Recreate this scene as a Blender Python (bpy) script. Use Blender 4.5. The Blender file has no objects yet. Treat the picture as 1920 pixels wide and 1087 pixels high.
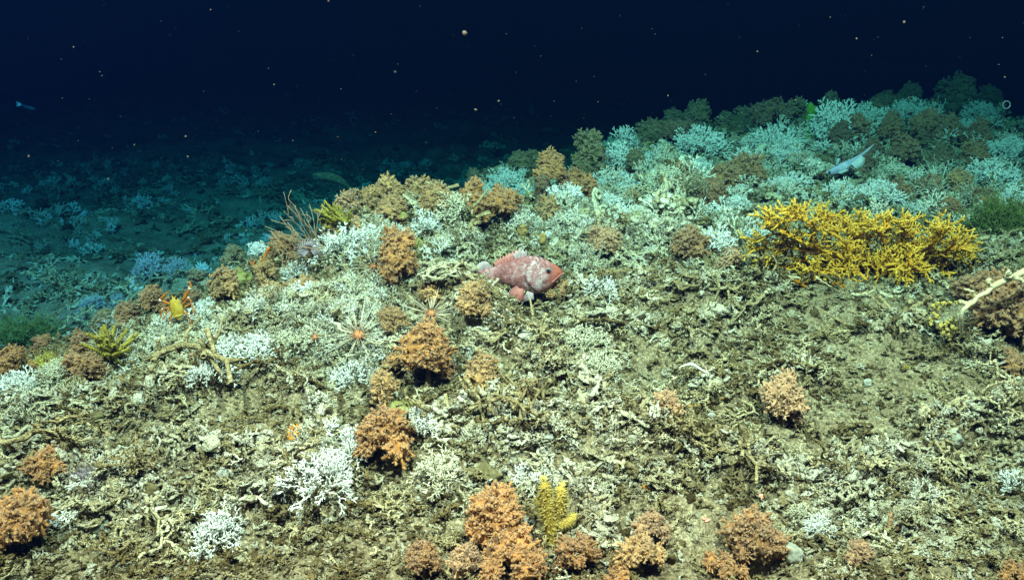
import bpy, math, random
import numpy as np
from mathutils import Vector, Matrix, Euler

rnd = random.Random(7)
nr = np.random.default_rng(11)
scene = bpy.context.scene
COL = scene.collection
R = math.radians

# ------------------------------------------------------------------ camera
CAM = np.array((0.0, 0.0, 1.6))
PITCH = R(15.0)
FPX = 1663.0                                   # focal length in photo pixels (1920 wide)
cd = bpy.data.cameras.new('camera')
cd.sensor_width = 36.0
cd.lens = 36.0 * FPX / 1920.0
cd.clip_start = 0.05
cd.clip_end = 300.0
cam = bpy.data.objects.new('camera', cd)
COL.objects.link(cam)
cam.location = CAM
cam.rotation_euler = (math.pi / 2 - PITCH, 0, 0)
scene.camera = cam

# ------------------------------------------------------------------ water beyond the lamps
world = bpy.data.worlds.new('World')
scene.world = world
world.use_nodes = True
bg = world.node_tree.nodes['Background']
bg.inputs['Color'].default_value = (0.06, 0.17, 1.0, 1)
bg.inputs['Strength'].default_value = 0.008

# ------------------------------------------------------------------ the vehicle's lamps, on its frame above and behind the lens, plus an added fill
def lamp(name, loc, aim, watts, size_deg, blend, radius, col):
    ld = bpy.data.lights.new(name, 'SPOT')
    ld.energy = watts
    ld.spot_size = R(size_deg)
    ld.spot_blend = blend
    ld.shadow_soft_size = radius
    ld.color = col
    lo = bpy.data.objects.new(name, ld)
    COL.objects.link(lo)
    lo.location = loc
    d = Vector(aim) - Vector(loc)
    lo.rotation_euler = d.to_track_quat('-Z', 'Y').to_euler()
    return lo
LCOL = (1.0, 0.345, 0.265)
lamp('vehicle_or_fill_lamp', (-1.5, 0.3, 4.3), (-1.4, 4.0, 0.3), 8600, 112, 1.0, 0.06, LCOL)
lamp('vehicle_or_fill_lamp', (0.9, 0.3, 4.5), (1.25, 3.2, 0.5), 11000, 95, 1.0, 0.06, LCOL)
lamp('vehicle_or_fill_lamp', (-1.9, 0.1, 4.2), (-4.2, 9.0, 0.0), 10500, 62, 1.0, 0.06, (0.35, 0.29, 0.60))  # fill lamp added to brighten and blue the far left floor

vs = scene.view_settings
vs.view_transform = 'Standard'
vs.look = 'None'
vs.gamma = 1.0
vs.use_curve_mapping = False
vs.exposure = -0.12
scene.render.engine = 'CYCLES'
cy = scene.cycles
cy.use_denoising = True
cy.denoiser = 'OPENIMAGEDENOISE'
cy.max_bounces = 4
cy.diffuse_bounces = 2
cy.glossy_bounces = 1
cy.transmission_bounces = 2
cy.volume_bounces = 0
cy.transparent_max_bounces = 4
cy.use_adaptive_sampling = True
cy.adaptive_threshold = 0.02
cy.caustics_reflective = False
cy.caustics_refractive = False

# ------------------------------------------------------------------ numpy noise
def _hash(ix, iy, iz, s):
    n = (ix.astype(np.int64) * 374761393 + iy.astype(np.int64) * 668265263 + iz.astype(np.int64) * 2147483647 + s * 974634777) & 0xffffffff
    n = ((n ^ (n >> 13)) * 1274126177) & 0xffffffff
    n = (n ^ (n >> 16)) & 0xffffffff
    return n / 4294967295.0
def noise3(p, s=0):
    i = np.floor(p)
    f = p - i
    u = f * f * (3 - 2 * f)
    r = 0
    for dx in (0, 1):
        wx = u[..., 0] if dx else 1 - u[..., 0]
        for dy in (0, 1):
            wy = u[..., 1] if dy else 1 - u[..., 1]
            for dz in (0, 1):
                wz = u[..., 2] if dz else 1 - u[..., 2]
                r = r + wx * wy * wz * _hash(i[..., 0] + dx, i[..., 1] + dy, i[..., 2] + dz, s)
    return r * 2 - 1
def noise2(x, y, s=0):
    ix, iy = np.floor(x), np.floor(y)
    fx, fy = x - ix, y - iy
    ux, uy = fx * fx * (3 - 2 * fx), fy * fy * (3 - 2 * fy)
    z = np.zeros_like(ix)
    a = _hash(ix, iy, z, s); b = _hash(ix + 1, iy, z, s)
    c = _hash(ix, iy + 1, z, s); d = _hash(ix + 1, iy + 1, z, s)
    return (a * (1 - ux) * (1 - uy) + b * ux * (1 - uy) + c * (1 - ux) * uy + d * ux * uy) * 2 - 1

# ------------------------------------------------------------------ photo pixel -> point at a given distance from the camera (y = D)
CP, SP = math.cos(PITCH), math.sin(PITCH)
def ray(px, py):
    a = (px - 960.0) / FPX
    b = -(py - 543.5) / FPX
    return np.array((a, CP + b * SP, -SP + b * CP))
def P(px, py, D):
    d = ray(px, py)
    return CAM + d * (D / d[1])

# ------------------------------------------------------------------ shape of the seabed
ctrl = []
for px in (-500, 0, 480, 960, 1440, 1920, 2400):
    ctrl += [tuple(P(px, 1087, 2.05)), tuple(P(px, 1500, 1.2))]
    if px >= 0: ctrl += [tuple(P(px, 900, 2.42))]
for px, py, D in [
    (160, 800, 2.65), (400, 750, 2.75), (640, 750, 2.75), (960, 750, 2.75), (1300, 750, 2.75), (1620, 750, 2.75), (1920, 750, 2.75), (2300, 750, 2.75),
    (400, 680, 2.98), (560, 640, 3.08), (720, 630, 3.1), (960, 630, 3.08), (1300, 630, 3.08), (1620, 630, 3.08), (1920, 630, 3.05), (2300, 630, 3.05),
    (620, 570, 3.32), (760, 550, 3.38), (960, 545, 3.38), (1150, 545, 3.4), (1400, 545, 3.42), (1650, 545, 3.42), (1920, 540, 3.4), (2300, 540, 3.4),
    (740, 500, 3.65), (860, 490, 3.7), (960, 480, 3.75), (1150, 470, 3.85), (1400, 470, 3.9), (1650, 470, 3.9), (1920, 460, 3.95), (2300, 450, 4.0),
    (1010, 430, 4.15), (1150, 420, 4.3), (1350, 405, 4.5), (1600, 400, 4.6), (1900, 400, 4.6), (2300, 390, 4.7),
    (1050, 395, 4.9), (1200, 370, 5.1), (1400, 335, 5.5), (1650, 330, 5.6), (1920, 330, 5.6), (2400, 320, 5.8),
    (1080, 375, 6.0), (1200, 318, 6.2), (1320, 285, 6.6), (1450, 268, 6.9), (1650, 255, 7.2), (1920, 250, 7.3), (2400, 240, 7.5),
    # crest on the left
    (-150, 770, 2.75), (0, 728, 2.92), (100, 700, 3.02), (200, 652, 3.2), (300, 612, 3.32), (400, 582, 3.4), (500, 536, 3.55), (600, 510, 3.6), (700, 480, 3.75), (800, 462, 3.95), (900, 445, 4.15)]:
    ctrl.append(tuple(P(px, py, D)))
# behind the crest the mound falls away to a lower floor
for x, y, z in [(-3.4, 3.9, .1), (-2.6, 4.2, .1), (-1.9, 4.5, .11), (-1.3, 4.8, .14), (-.7, 5.1, .2), (-.2, 5.8, .3), (.2, 7.2, .35), (.6, 8.5, .4), (1.6, 9.8, .55),
                (3.5, 10.5, .6), (6, 10.5, .6), (-3, 5, .05), (-2, 6, .02), (-1, 7.5, 0), (-4, 8, -.02), (-1, 11, 0), (1, 13, .1), (4, 14, .1), (-8, 6, 0), (-8, 12, 0), (-4, 16, .1), (0, 18, .15),
                (8, 16, .2), (-14, 20, .3), (0, 28, .5), (12, 26, .5), (-20, 36, .9), (20, 36, .9), (0, 40, 1.0), (10, 6, .9), (14, 10, .6), (-6, 2, .1), (-8, 0, .1), (8, 2, .5), (0, -4, .1), (10, -4, .3), (-10, -4, .1)]:
    ctrl.append((x, y, z))
ctrl = np.array(ctrl)
def _phi(a, b):
    d2 = ((a[:, None, :2] - b[None, :, :2]) ** 2).sum(-1)
    return np.sqrt(d2 + 0.02)
_A = _phi(ctrl, ctrl) + np.eye(len(ctrl)) * -0.004
_n = len(ctrl)
_M = np.zeros((_n + 3, _n + 3))
_M[:_n, :_n] = _A; _M[:_n, _n] = 1; _M[:_n, n1 := _n + 1] = ctrl[:, 0]; _M[:_n, _n + 2] = ctrl[:, 1]
_M[_n, :_n] = 1; _M[_n + 1, :_n] = ctrl[:, 0]; _M[_n + 2, :_n] = ctrl[:, 1]
_W = np.linalg.solve(_M, np.concatenate([ctrl[:, 2], np.zeros(3)]))
def base_z(x, y):
    p = np.stack([np.ravel(x), np.ravel(y)], 1)
    out = np.empty(len(p))
    for i in range(0, len(p), 40000):
        q = p[i:i + 40000]
        out[i:i + 40000] = _phi(q, ctrl) @ _W[:_n] + _W[_n] + q @ _W[_n + 1:]
    return out.reshape(np.shape(x))
_T = np.concatenate([np.arange(1.2, 9, 0.006), np.arange(9, 40, .03)])
def _march(px, py, f):
    d = ray(px, py)
    q = CAM + d[None] * _T[:, None]
    below = q[:, 2] < f(q[:, 0], q[:, 1])
    k = int(np.argmax(below)) if below.any() else len(_T) - 1
    return q[k]
# ridges of dead coral framework lying across the slope: pixel polyline, half width, height
RIDGES = [
    ([(850, 610), (950, 680), (1040, 745), (1125, 805)], .06, .085),
    ([(500, 735), (585, 770), (600, 850), (560, 945)], .05, .06),
    ([(950, 860), (1060, 850), (1180, 862), (1290, 905)], .06, .085),
    ([(1060, 585), (1200, 580), (1330, 570), (1460, 560)], .055, .055),
    ([(1090, 640), (1250, 640), (1400, 610)], .05, .04),
    ([(0, 800), (110, 790), (220, 770)], .08, .06),
    ([(250, 790), (330, 745), (400, 740)], .05, .05),
    ([(1480, 925), (1580, 905), (1700, 925)], .07, .06),
    ([(1720, 870), (1800, 850), (1920, 800)], .05, .07),
    ([(40, 930), (150, 925), (300, 965)], .07, .07),
    ([(1060, 940), (1110, 990), (1130, 1050)], .05, .06),
    ([(560, 620), (680, 640), (760, 660)], .08, .05),
    ([(430, 660), (520, 620), (620, 600)], .07, .06),
    ([(780, 480), (850, 480), (880, 500)], .06, .07),
    ([(1100, 480), (1220, 470), (1350, 500)], .09, .06),
    ([(1240, 330), (1270, 400), (1240, 450)], .08, .09),
    ([(780, 860), (860, 830), (930, 800)], .06, .05),
    ([(480, 960), (540, 930), (600, 970)], .06, .05),
    ([(1640, 640), (1760, 660), (1850, 700)], .05, .045),
    ([(1300, 740), (1400, 745), (1520, 720)], .03, .03),
    ([(1250, 920), (1380, 890), (1470, 930)], .05, .05),
    ([(300, 870), (420, 880), (520, 900)], .05, .04),
]
_RS = []
for pl, w, h in RIDGES:
    q = [_march(px, py, base_z) for px, py in pl]
    for a, b in zip(q[:-1], q[1:]):
        _RS.append((a[0], a[1], b[0], b[1], w, h))
PITS = [(690, 930, .10, .09), (560, 990, .09, .06), (1010, 772, .10, .08), (930, 896, .10, .06), (1290, 912, .11, .07), (1060, 920, .07, .07), (1180, 985, .08, .08), (1800, 655, .10, .08), (450, 1005, .12, .06), (1850, 905, .12, .08), (660, 512, .15, .12),
        (530, 700, .12, .07), (20, 838, .10, .07), (640, 690, .08, .06), (1690, 605, .12, .06), (1240, 690, .09, .05), (1500, 880, .11, .06), (1400, 1062, .10, .07), (330, 800, .09, .05), (1130, 935, .06, .06), (1560, 600, .1, .05), (1340, 845, .10, .05), (1660, 1000, .09, .06), (180, 1010, .07, .06), (760, 900, .09, .07)]
_PT = [(_march(px, py, base_z), r, d) for px, py, r, d in PITS]
def pit_field(x, y):
    k = np.zeros(np.shape(x))
    for q, r, d in _PT:
        u = ((x - q[0]) ** 2 + ((y - q[1]) * 1.5) ** 2) / (r * r)
        k = np.maximum(k, d * np.exp(-u ** 2))
    return k
def ridge_field(x, y):
    best = np.zeros(np.shape(x)); hh = np.zeros(np.shape(x))
    wob = noise2(x * 9, y * 9, 5) * .35
    for ax, ay, bx, by, w, h in _RS:
        dx, dy = bx - ax, by - ay
        L = dx * dx + dy * dy + 1e-9
        t = np.clip(((x - ax) * dx + (y - ay) * dy) / L, 0, 1)
        d = np.hypot(x - ax - t * dx, y - ay - t * dy) / w
        k = np.clip(1.25 - d * (1 + wob), 0, 1)
        k = k * k * (3 - 2 * k)
        best = np.maximum(best, k); hh = np.maximum(hh, k * h * 1.3)
    return best, hh
BUMPS = []
def ground(x, y):
    x = np.asarray(x, float); y = np.asarray(y, float)
    z = base_z(x, y)
    z = z + .035 * noise2(x * 2.1, y * 2.1, 1) + .022 * noise2(x * 5.3, y * 5.3, 2)
    far = np.clip((y - 4.5) / 4, 0, 1)
    z = z + far * (.15 * noise2(x * 1.1, y * 1.1, 21) + .16 * np.abs(noise2(x * 2.6, y * 2.6, 22)))
    z = z + ridge_field(x, y)[1] - pit_field(x, y)
    if BUMPS:
        k = np.zeros(np.shape(z))
        for bx, by, h, r in BUMPS:
            near = (np.abs(x - bx) < 2.2 * r) & (np.abs(y - by) < 2.2 * r)
            if near.any():
                k[near] = np.maximum(k[near], h * np.exp(-(((x[near] - bx) ** 2 + (y[near] - by) ** 2) / (r * r)) ** 1.5))
        z = z + k
    return z
def ground_fine(x, y):
    z = ground(x, y)
    n1 = np.abs(noise2(x * 13, y * 13, 3)); n2 = np.abs(noise2(x * 29 + 3 * n1, y * 29, 4))
    return z + .016 * (n1 - .35) + .009 * (n2 - .35) + .004 * noise2(x * 61, y * 61, 6) + .0025 * noise2(x * 130, y * 130, 8)
def gz(x, y):
    return float(ground(np.array([x]), np.array([y]))[0])
_hits = {}
def hit(px, py):
    k = (px, py)
    if k not in _hits:
        _hits[k] = _march(px, py, ground)
    return _hits[k]

# ------------------------------------------------------------------ mesh builder
class MB:
    def __init__(s):
        s.v = []; s.f = []; s.t = []; s.n = 0
    def add(s, v, f, t=0.0):
        v = np.asarray(v, float)
        s.v.append(v)
        s.f += [tuple(i + s.n for i in q) for q in f]
        s.t.append(np.broadcast_to(np.asarray(t, float), (len(v),)))
        s.n += len(v)
    def mesh(s, name, mat, smooth=True):
        me = bpy.data.meshes.new(name)
        V = np.concatenate(s.v)
        me.from_pydata(V.tolist(), [], s.f)
        a = me.attributes.new('t', 'FLOAT', 'POINT')
        a.data.foreach_set('value', np.concatenate(s.t).astype(np.float32))
        if smooth:
            me.polygons.foreach_set('use_smooth', np.ones(len(me.polygons), bool))
        if mat: me.materials.append(mat)
        me.update()
        return me
    def obj(s, name, mat, parent=None, smooth=True):
        return put(name, s.mesh(name, mat, smooth), parent)
def put(name, me, parent=None, loc=None, rot=None, scl=None, color=None):
    o = bpy.data.objects.new(name, me)
    COL.objects.link(o)
    if parent: o.parent = parent
    if loc is not None: o.location = tuple(loc)
    if rot is not None:
        if hasattr(rot, 'to_euler'): o.rotation_euler = rot.to_euler()
        else: o.rotation_euler = rot
    if scl is not None: o.scale = scl if hasattr(scl, '__len__') else (scl,) * 3
    if color is not None: o.color = (*color, 1)
    return o
def thing(name, loc, label, cat, group=None, rot=(0, 0, 0)):
    o = bpy.data.objects.new(name, None)
    COL.objects.link(o)
    o.empty_display_size = .02
    o.location = tuple(loc)
    o.rotation_euler = rot
    return tag(o, label, cat, group)
def tag(o, label, cat, group=None):
    o['label'] = label; o['category'] = cat
    if group: o['group'] = group
    return o
def _frame(d):
    d = d / (np.linalg.norm(d) + 1e-12)
    a = np.array((0, 0, 1.)) if abs(d[2]) < .9 else np.array((1., 0, 0))
    u = np.cross(a, d); u /= np.linalg.norm(u)
    return u, np.cross(d, u)
_cs = {}
def tube(mb, pts, rad, n=6, t=(0, 1), cap=True, wob=0.0, flat=1.0, rg=None):
    """tapered tube along pts, closed at both ends"""
    pts = np.asarray(pts, float); m = len(pts)
    rad = np.broadcast_to(np.asarray(rad, float), (m,))
    if n not in _cs:
        a = np.arange(n) * 2 * math.pi / n
        _cs[n] = (np.cos(a), np.sin(a))
    c, s = _cs[n]
    T = np.gradient(pts, axis=0)
    u, w = _frame(T[0])
    V = []
    for i in range(m):
        d = T[i] / (np.linalg.norm(T[i]) + 1e-12)
        u = u - d * (u @ d); u /= (np.linalg.norm(u) + 1e-12)
        w = np.cross(d, u)
        r = rad[i]
        if wob:
            r = r * (1 + wob * (rg or nr).uniform(-1, 1, n))
        V.append(pts[i] + (c * r)[:, None] * u if False else pts[i] + np.outer(c * r, u) + np.outer(s * r * flat, w))
    V = np.concatenate(V)
    tt = np.repeat(np.linspace(t[0], t[1], m), n)
    F = []
    for i in range(m - 1):
        for j in range(n):
            k = (j + 1) % n
            F.append((i * n + j, i * n + k, (i + 1) * n + k, (i + 1) * n + j))
    if cap:
        F.append(tuple(range(n - 1, -1, -1)))
        F.append(tuple((m - 1) * n + j for j in range(n)))
    mb.add(V, F, tt)
def cone(mb, a, b, r, n=3, t=(0, 1)):
    a = np.asarray(a, float); b = np.asarray(b, float)
    u, w = _frame(b - a)
    V = [a + r * (math.cos(k * 2 * math.pi / n) * u + math.sin(k * 2 * math.pi / n) * w) for k in range(n)] + [b]
    mb.add(V, [(k, (k + 1) % n, n) for k in range(n)], [t[0]] * n + [t[1]])
def _ico(sub):
    import bmesh
    bm = bmesh.new()
    bmesh.ops.create_icosphere(bm, subdivisions=sub, radius=1)
    v = np.array([x.co[:] for x in bm.verts]); f = [tuple(q.index for q in x.verts) for x in bm.faces]
    bm.free()
    return v, f
ICO = {k: _ico(k) for k in (1, 2, 3, 4)}
def blob(mb, c, r, sub=2, amp=.2, fr=2.0, seed=0, t=0.0):
    v, f = ICO[sub]
    k = 1 + amp * noise3(v * fr + seed * 7.3, seed) + amp * .5 * noise3(v * fr * 2.3 + seed * 3.1, seed + 1)
    if sub > 3: k = k + amp * .35 * np.abs(noise3(v * fr * 5.1 + seed, seed + 2)) + amp * .22 * noise3(v * fr * 11 + seed, seed + 3)
    mb.add(np.asarray(c) + v * k[:, None] * np.asarray(r), f, t)
def hollow(mb, a, d, r, L, n=7, t=(0, .3)):
    """short open tube with a rim and a hollow end: a polyp cup"""
    a = np.asarray(a, float); d = np.asarray(d, float) / np.linalg.norm(d)
    u, w = _frame(d)
    ang = np.arange(n) * 2 * math.pi / n
    V = []; prof = [(0, .75), (L * .6, .85), (L, 1.05), (L * 1.02, .72), (L * .45, .5)]
    for z, k in prof:
        V.append(a + d * z + np.outer(np.cos(ang) * r * k, u) + np.outer(np.sin(ang) * r * k, w))
    F = []
    for i in range(len(prof) - 1):
        for j in range(n):
            k = (j + 1) % n
            F.append((i * n + j, i * n + k, (i + 1) * n + k, (i + 1) * n + j))
    F.append(tuple(4 * n + j for j in range(n)))
    mb.add(np.concatenate(V), F, np.repeat([t[0], t[0], t[1], t[1], t[0]], n))

# ------------------------------------------------------------------ materials
def material(name, rough=.8, spec=.25):
    m = bpy.data.materials.new(name)
    m.use_nodes = True
    nt = m.node_tree
    b = nt.nodes['Principled BSDF']
    b.inputs['Roughness'].default_value = rough
    b.inputs['Specular IOR Level'].default_value = spec
    return m, nt, b
def N(nt, typ, **kw):
    n = nt.nodes.new(typ)
    for k, v in kw.items():
        setattr(n, k, v)
    return n
def ramp(nt, stops, fac=None):
    r = N(nt, 'ShaderNodeValToRGB')
    e = r.color_ramp.elements
    while len(e) < len(stops): e.new(.5)
    for i, (p, c) in enumerate(stops):
        e[i].position = p; e[i].color = (*c, 1)
    if fac is not None: nt.links.new(fac, r.inputs['Fac'])
    return r
def tex_noise(nt, scale, detail=3, rough=.6, coord='Object', dist=0.0):
    tc = N(nt, 'ShaderNodeTexCoord')
    n = N(nt, 'ShaderNodeTexNoise')
    n.inputs['Scale'].default_value = scale
    n.inputs['Detail'].default_value = detail
    n.inputs['Roughness'].default_value = rough
    n.inputs['Distortion'].default_value = dist
    nt.links.new(tc.outputs[coord], n.inputs['Vector'])
    return n
def mixc(nt, a, b, fac, mode='MIX'):
    m = N(nt, 'ShaderNodeMix', data_type='RGBA', blend_type=mode)
    for s, v in ((m.inputs['A'], a), (m.inputs['B'], b), (m.inputs['Factor'], fac)):
        if hasattr(v, 'is_output'): nt.links.new(v, s)
        elif hasattr(v, '__len__'): s.default_value = (*v, 1)
        else: s.default_value = v
    return m.outputs['Result']
# Mix node sockets differ by type, so find them by identifier
def mixc(nt, a, b, fac, mode='MIX'):
    m = N(nt, 'ShaderNodeMix', data_type='RGBA', blend_type=mode)
    ids = {s.identifier: s for s in m.inputs}
    for s, v in ((ids['A_Color'], a), (ids['B_Color'], b), (ids['Factor_Float'], fac)):
        if isinstance(v, bpy.types.NodeSocket): nt.links.new(v, s)
        elif hasattr(v, '__len__'): s.default_value = (*v, 1)
        else: s.default_value = v
    return [o for o in m.outputs if o.identifier == 'Result_Color'][0]
def bump(nt, b, height, strength, dist):
    n = N(nt, 'ShaderNodeBump')
    n.inputs['Strength'].default_value = strength
    n.inputs['Distance'].default_value = dist
    nt.links.new(height, n.inputs['Height'])
    nt.links.new(n.outputs['Normal'], b.inputs['Normal'])
def attr(nt, name, typ='GEOMETRY'):
    a = N(nt, 'ShaderNodeAttribute', attribute_type=typ, attribute_name=name)
    return a.outputs['Fac']

# sandy sediment with shell grit
M_SAND, nt, b = material('sediment', .95, .1)
n1 = tex_noise(nt, 9, 6, .7); n2 = tex_noise(nt, 110, 5, .75); n3 = tex_noise(nt, 480, 2, .6)
c1 = ramp(nt, [(.3, (.18, .135, .075)), (.5, (.29, .228, .135)), (.72, (.41, .345, .23))], n1.outputs['Fac']).outputs['Color']
c2 = ramp(nt, [(.33, (.3, .26, .2)), (.5, (1, 1, 1)), (.58, (1.5, 1.48, 1.4)), (.68, (3.0, 3.0, 2.9))], n2.outputs['Fac']).outputs['Color']
nt.links.new(mixc(nt, c1, c2, 1.0, 'MULTIPLY'), b.inputs['Base Color'])
bump(nt, b, n2.outputs['Fac'], 1.0, .012)

def dead_coral_mat(name, typ, fs):
    m, nt, b = material(name, .9, .15)
    tint = attr(nt, 'tint', typ) if typ else N(nt, 'ShaderNodeObjectInfo').outputs['Alpha']
    n1 = tex_noise(nt, fs, 4, .65); n2 = tex_noise(nt, fs * 6, 3, .6); n3 = tex_noise(nt, fs * 1.6, 3, .7)
    ad = N(nt, 'ShaderNodeMath', operation='MULTIPLY_ADD')
    nt.links.new(n1.outputs['Fac'], ad.inputs[0]); ad.inputs[1].default_value = .7
    sb = N(nt, 'ShaderNodeMath', operation='SUBTRACT'); nt.links.new(tint, sb.inputs[0]); sb.inputs[1].default_value = .35
    nt.links.new(sb.outputs[0], ad.inputs[2])
    c = ramp(nt, [(.08, (.07, .045, .016)), (.32, (.19, .135, .055)), (.52, (.40, .32, .17)), (.70, (.60, .53, .35)), (.95, (.76, .71, .57))], ad.outputs[0]).outputs['Color']
    g = ramp(nt, [(.32, (.55, .48, .36)), (.48, (1, 1, 1)), (.7, (1.12, 1.12, 1.12))], n2.outputs['Fac']).outputs['Color']
    nt.links.new(mixc(nt, c, g, 1.0, 'MULTIPLY'), b.inputs['Base Color'])
    bump(nt, b, n3.outputs['Fac'], .8, .045)
    return m
M_DEAD_I = dead_coral_mat('dead_coral_rubble', 'INSTANCER', 4.0)
M_DEAD = dead_coral_mat('dead_coral', None, 7.0)          # obj.color alpha carries how bleached the piece is

# living white coral: cream stems, white tips; t runs from stem to tip, obj.color tints
def white_mat(name, inst):
    m, nt, b = material(name, .75, .2)
    n1 = tex_noise(nt, 14, 3, .6)
    t = attr(nt, 't')
    ad = N(nt, 'ShaderNodeMath', operation='MULTIPLY_ADD')
    nt.links.new(n1.outputs['Fac'], ad.inputs[0]); ad.inputs[1].default_value = .5
    nt.links.new(t, ad.inputs[2])
    c = ramp(nt, [(.2, (.42, .36, .22)), (.55, (.68, .65, .52)), (.85, (.82, .82, .76)), (1.0, (.9, .9, .88))], ad.outputs[0]).outputs['Color']
    if not inst:
        oc = N(nt, 'ShaderNodeObjectInfo').outputs['Color']
        c = mixc(nt, c, oc, 1.0, 'MULTIPLY')
    else:
        k = ramp(nt, [(0, (.30, .25, .15)), (.5, (.72, .68, .56)), (1, (1, 1, 1))], attr(nt, 'tint', 'INSTANCER')).outputs['Color']
        c = mixc(nt, c, k, 1.0, 'MULTIPLY')
    nt.links.new(c, b.inputs['Base Color'])
    bump(nt, b, n1.outputs['Fac'], .4, .03)
    return m
M_WHITE = white_mat('white_coral', False)
M_WHITE_I = white_mat('white_coral_thicket', True)

# soft bushy coral: obj.color is the body colour, polyp tips paler
M_BUSH, nt, b = material('bushy_coral', .7, .2)
oc = N(nt, 'ShaderNodeObjectInfo').outputs['Color']
n1 = tex_noise(nt, 3.5, 4, .6); n2 = tex_noise(nt, 16, 3, .6)
v1 = ramp(nt, [(.3, (.5, .45, .4)), (.5, (.95, .95, .95)), (.72, (1.3, 1.3, 1.25))], n1.outputs['Fac']).outputs['Color']
body = mixc(nt, oc, v1, 1.0, 'MULTIPLY')
tt = attr(nt, 't')
tr = ramp(nt, [(.55, (0, 0, 0)), (.85, (.35, .35, .35)), (1.0, (.75, .75, .75))], tt).outputs['Color']
tipc = mixc(nt, oc, (.70, .55, .36), .6)
nt.links.new(mixc(nt, body, tipc, tr), b.inputs['Base Color'])
b.inputs['Sheen Weight'].default_value = .25

def plain(name, stops, scale=30, rough=.7, spec=.25, bumpd=.003, use_t=False, detail=4):
    m, nt, b = material(name, rough, spec)
    n1 = tex_noise(nt, scale, detail, .6)
    f = n1.outputs['Fac']
    if use_t:
        t = attr(nt, 't')
        ad = N(nt, 'ShaderNodeMath', operation='MULTIPLY_ADD')
        nt.links.new(f, ad.inputs[0]); ad.inputs[1].default_value = .4
        s2 = N(nt, 'ShaderNodeMath', operation='SUBTRACT'); nt.links.new(t, s2.inputs[0]); s2.inputs[1].default_value = .2
        nt.links.new(s2.outputs[0], ad.inputs[2])
        f = ad.outputs[0]
    nt.links.new(ramp(nt, stops, f).outputs['Color'], b.inputs['Base Color'])
    if bumpd: bump(nt, b, n1.outputs['Fac'], .5, bumpd)
    return m

# ================================================================== WHERE THE CORALS STAND (photo pixel of the middle, width, height, hue, label, distance)
NEAR_BUSHES = [
    # foreground
    (925, 985, 120, 105, 'o', 'bright orange bushy coral just left of the yellow finger coral'),
    (962, 1062, 135, 85, 'o', 'wide orange bushy coral cut by the bottom edge below the brightest orange bush'),
    (795, 1058, 72, 80, 'b', 'brownish bushy coral at the bottom edge left of the orange bushes'),
    (875, 1055, 62, 62, 'p', 'pale tan bushy coral at the bottom edge between a brown and an orange bush'),
    (1085, 1050, 92, 85, 'o', 'orange bushy coral at the foot of the yellow finger coral'),
    (1220, 1000, 72, 75, 'p', 'pale peach bushy coral beside a small yellow sponge crust'),
    (1200, 1050, 105, 80, 't', 'tan orange bushy coral at the bottom edge under the pale peach bush'),
    (1412, 1015, 125, 100, 'b', 'large brownish orange bushy coral in front of a grey round sponge'),
    (1350, 1078, 130, 60, 'o', 'low orange bushy coral half cut off below the large brownish bush'),
    (1610, 1042, 58, 52, 'p', 'small pinkish bushy coral among white crust near the bottom'),
    (1902, 1078, 62, 40, 'o', 'orange bushy coral in the bottom right corner'),
    (56, 990, 112, 118, 'o', 'large orange bushy coral at the left edge near the bottom'),
    (90, 885, 88, 66, 'o', 'low orange bushy coral behind a lilac branching sprig at the left'),
    (722, 832, 112, 112, 'o', 'round orange bushy coral overhanging a dark hollow beside the large white coral'),
    (803, 685, 98, 128, 'o', 'tall bright orange bushy coral in the middle of the slope'),
    (722, 742, 52, 82, 't', 'narrow tan bushy coral between two large orange bushes'),
    (738, 690, 40, 50, 't', 'small tan bushy coral touching the left side of the tall bright orange one'),
    (905, 715, 58, 82, 't', 'dull tan bushy coral leaning on the dead coral ridge'),
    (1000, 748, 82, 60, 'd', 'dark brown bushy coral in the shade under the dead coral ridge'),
    (1466, 765, 66, 102, 'p', 'upright pinkish bushy coral standing alone on the bare rubble slope'),
    (1245, 772, 54, 60, 'p', 'fluffy pale bushy coral above a thin brown stick'),
    (745, 508, 72, 112, 'o', 'tall orange bushy coral left of the cream dead coral block'),
    (737, 612, 58, 62, 't', 'tan bushy coral between the two sea urchins'),
    (897, 582, 72, 80, 't', 'tan bushy coral directly below the tail of the red fish'),
    (806, 556, 42, 52, 't', 'small brown bushy coral behind the long spines of the upper urchin'),
    (1050, 552, 52, 32, 't', 'tan bushy coral under the snout of the red fish'),
    (1130, 468, 62, 56, 'p', 'pale tan bushy coral right of the white lilac sprig'),
    (1286, 472, 64, 62, 'b', 'rounded orange brown bushy coral halfway between the red fish and the yellow fan'),
    (1368, 490, 36, 36, 'p', 'small pale bushy coral between the rounded brown bush and the yellow fan'),
    (1872, 600, 112, 120, 'b', 'very large brown bushy coral behind the bare pale branch at right'),
    (1828, 548, 74, 52, 'b', 'reddish brown bushy coral touching the bare pale branch from behind'),
    (1885, 680, 72, 44, 'b', 'low brown bushy coral just below the very large one at right'),
    (1160, 1085, 60, 40, 'o', 'small orange bushy coral peeking over the bottom edge in the middle'),
]
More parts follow.
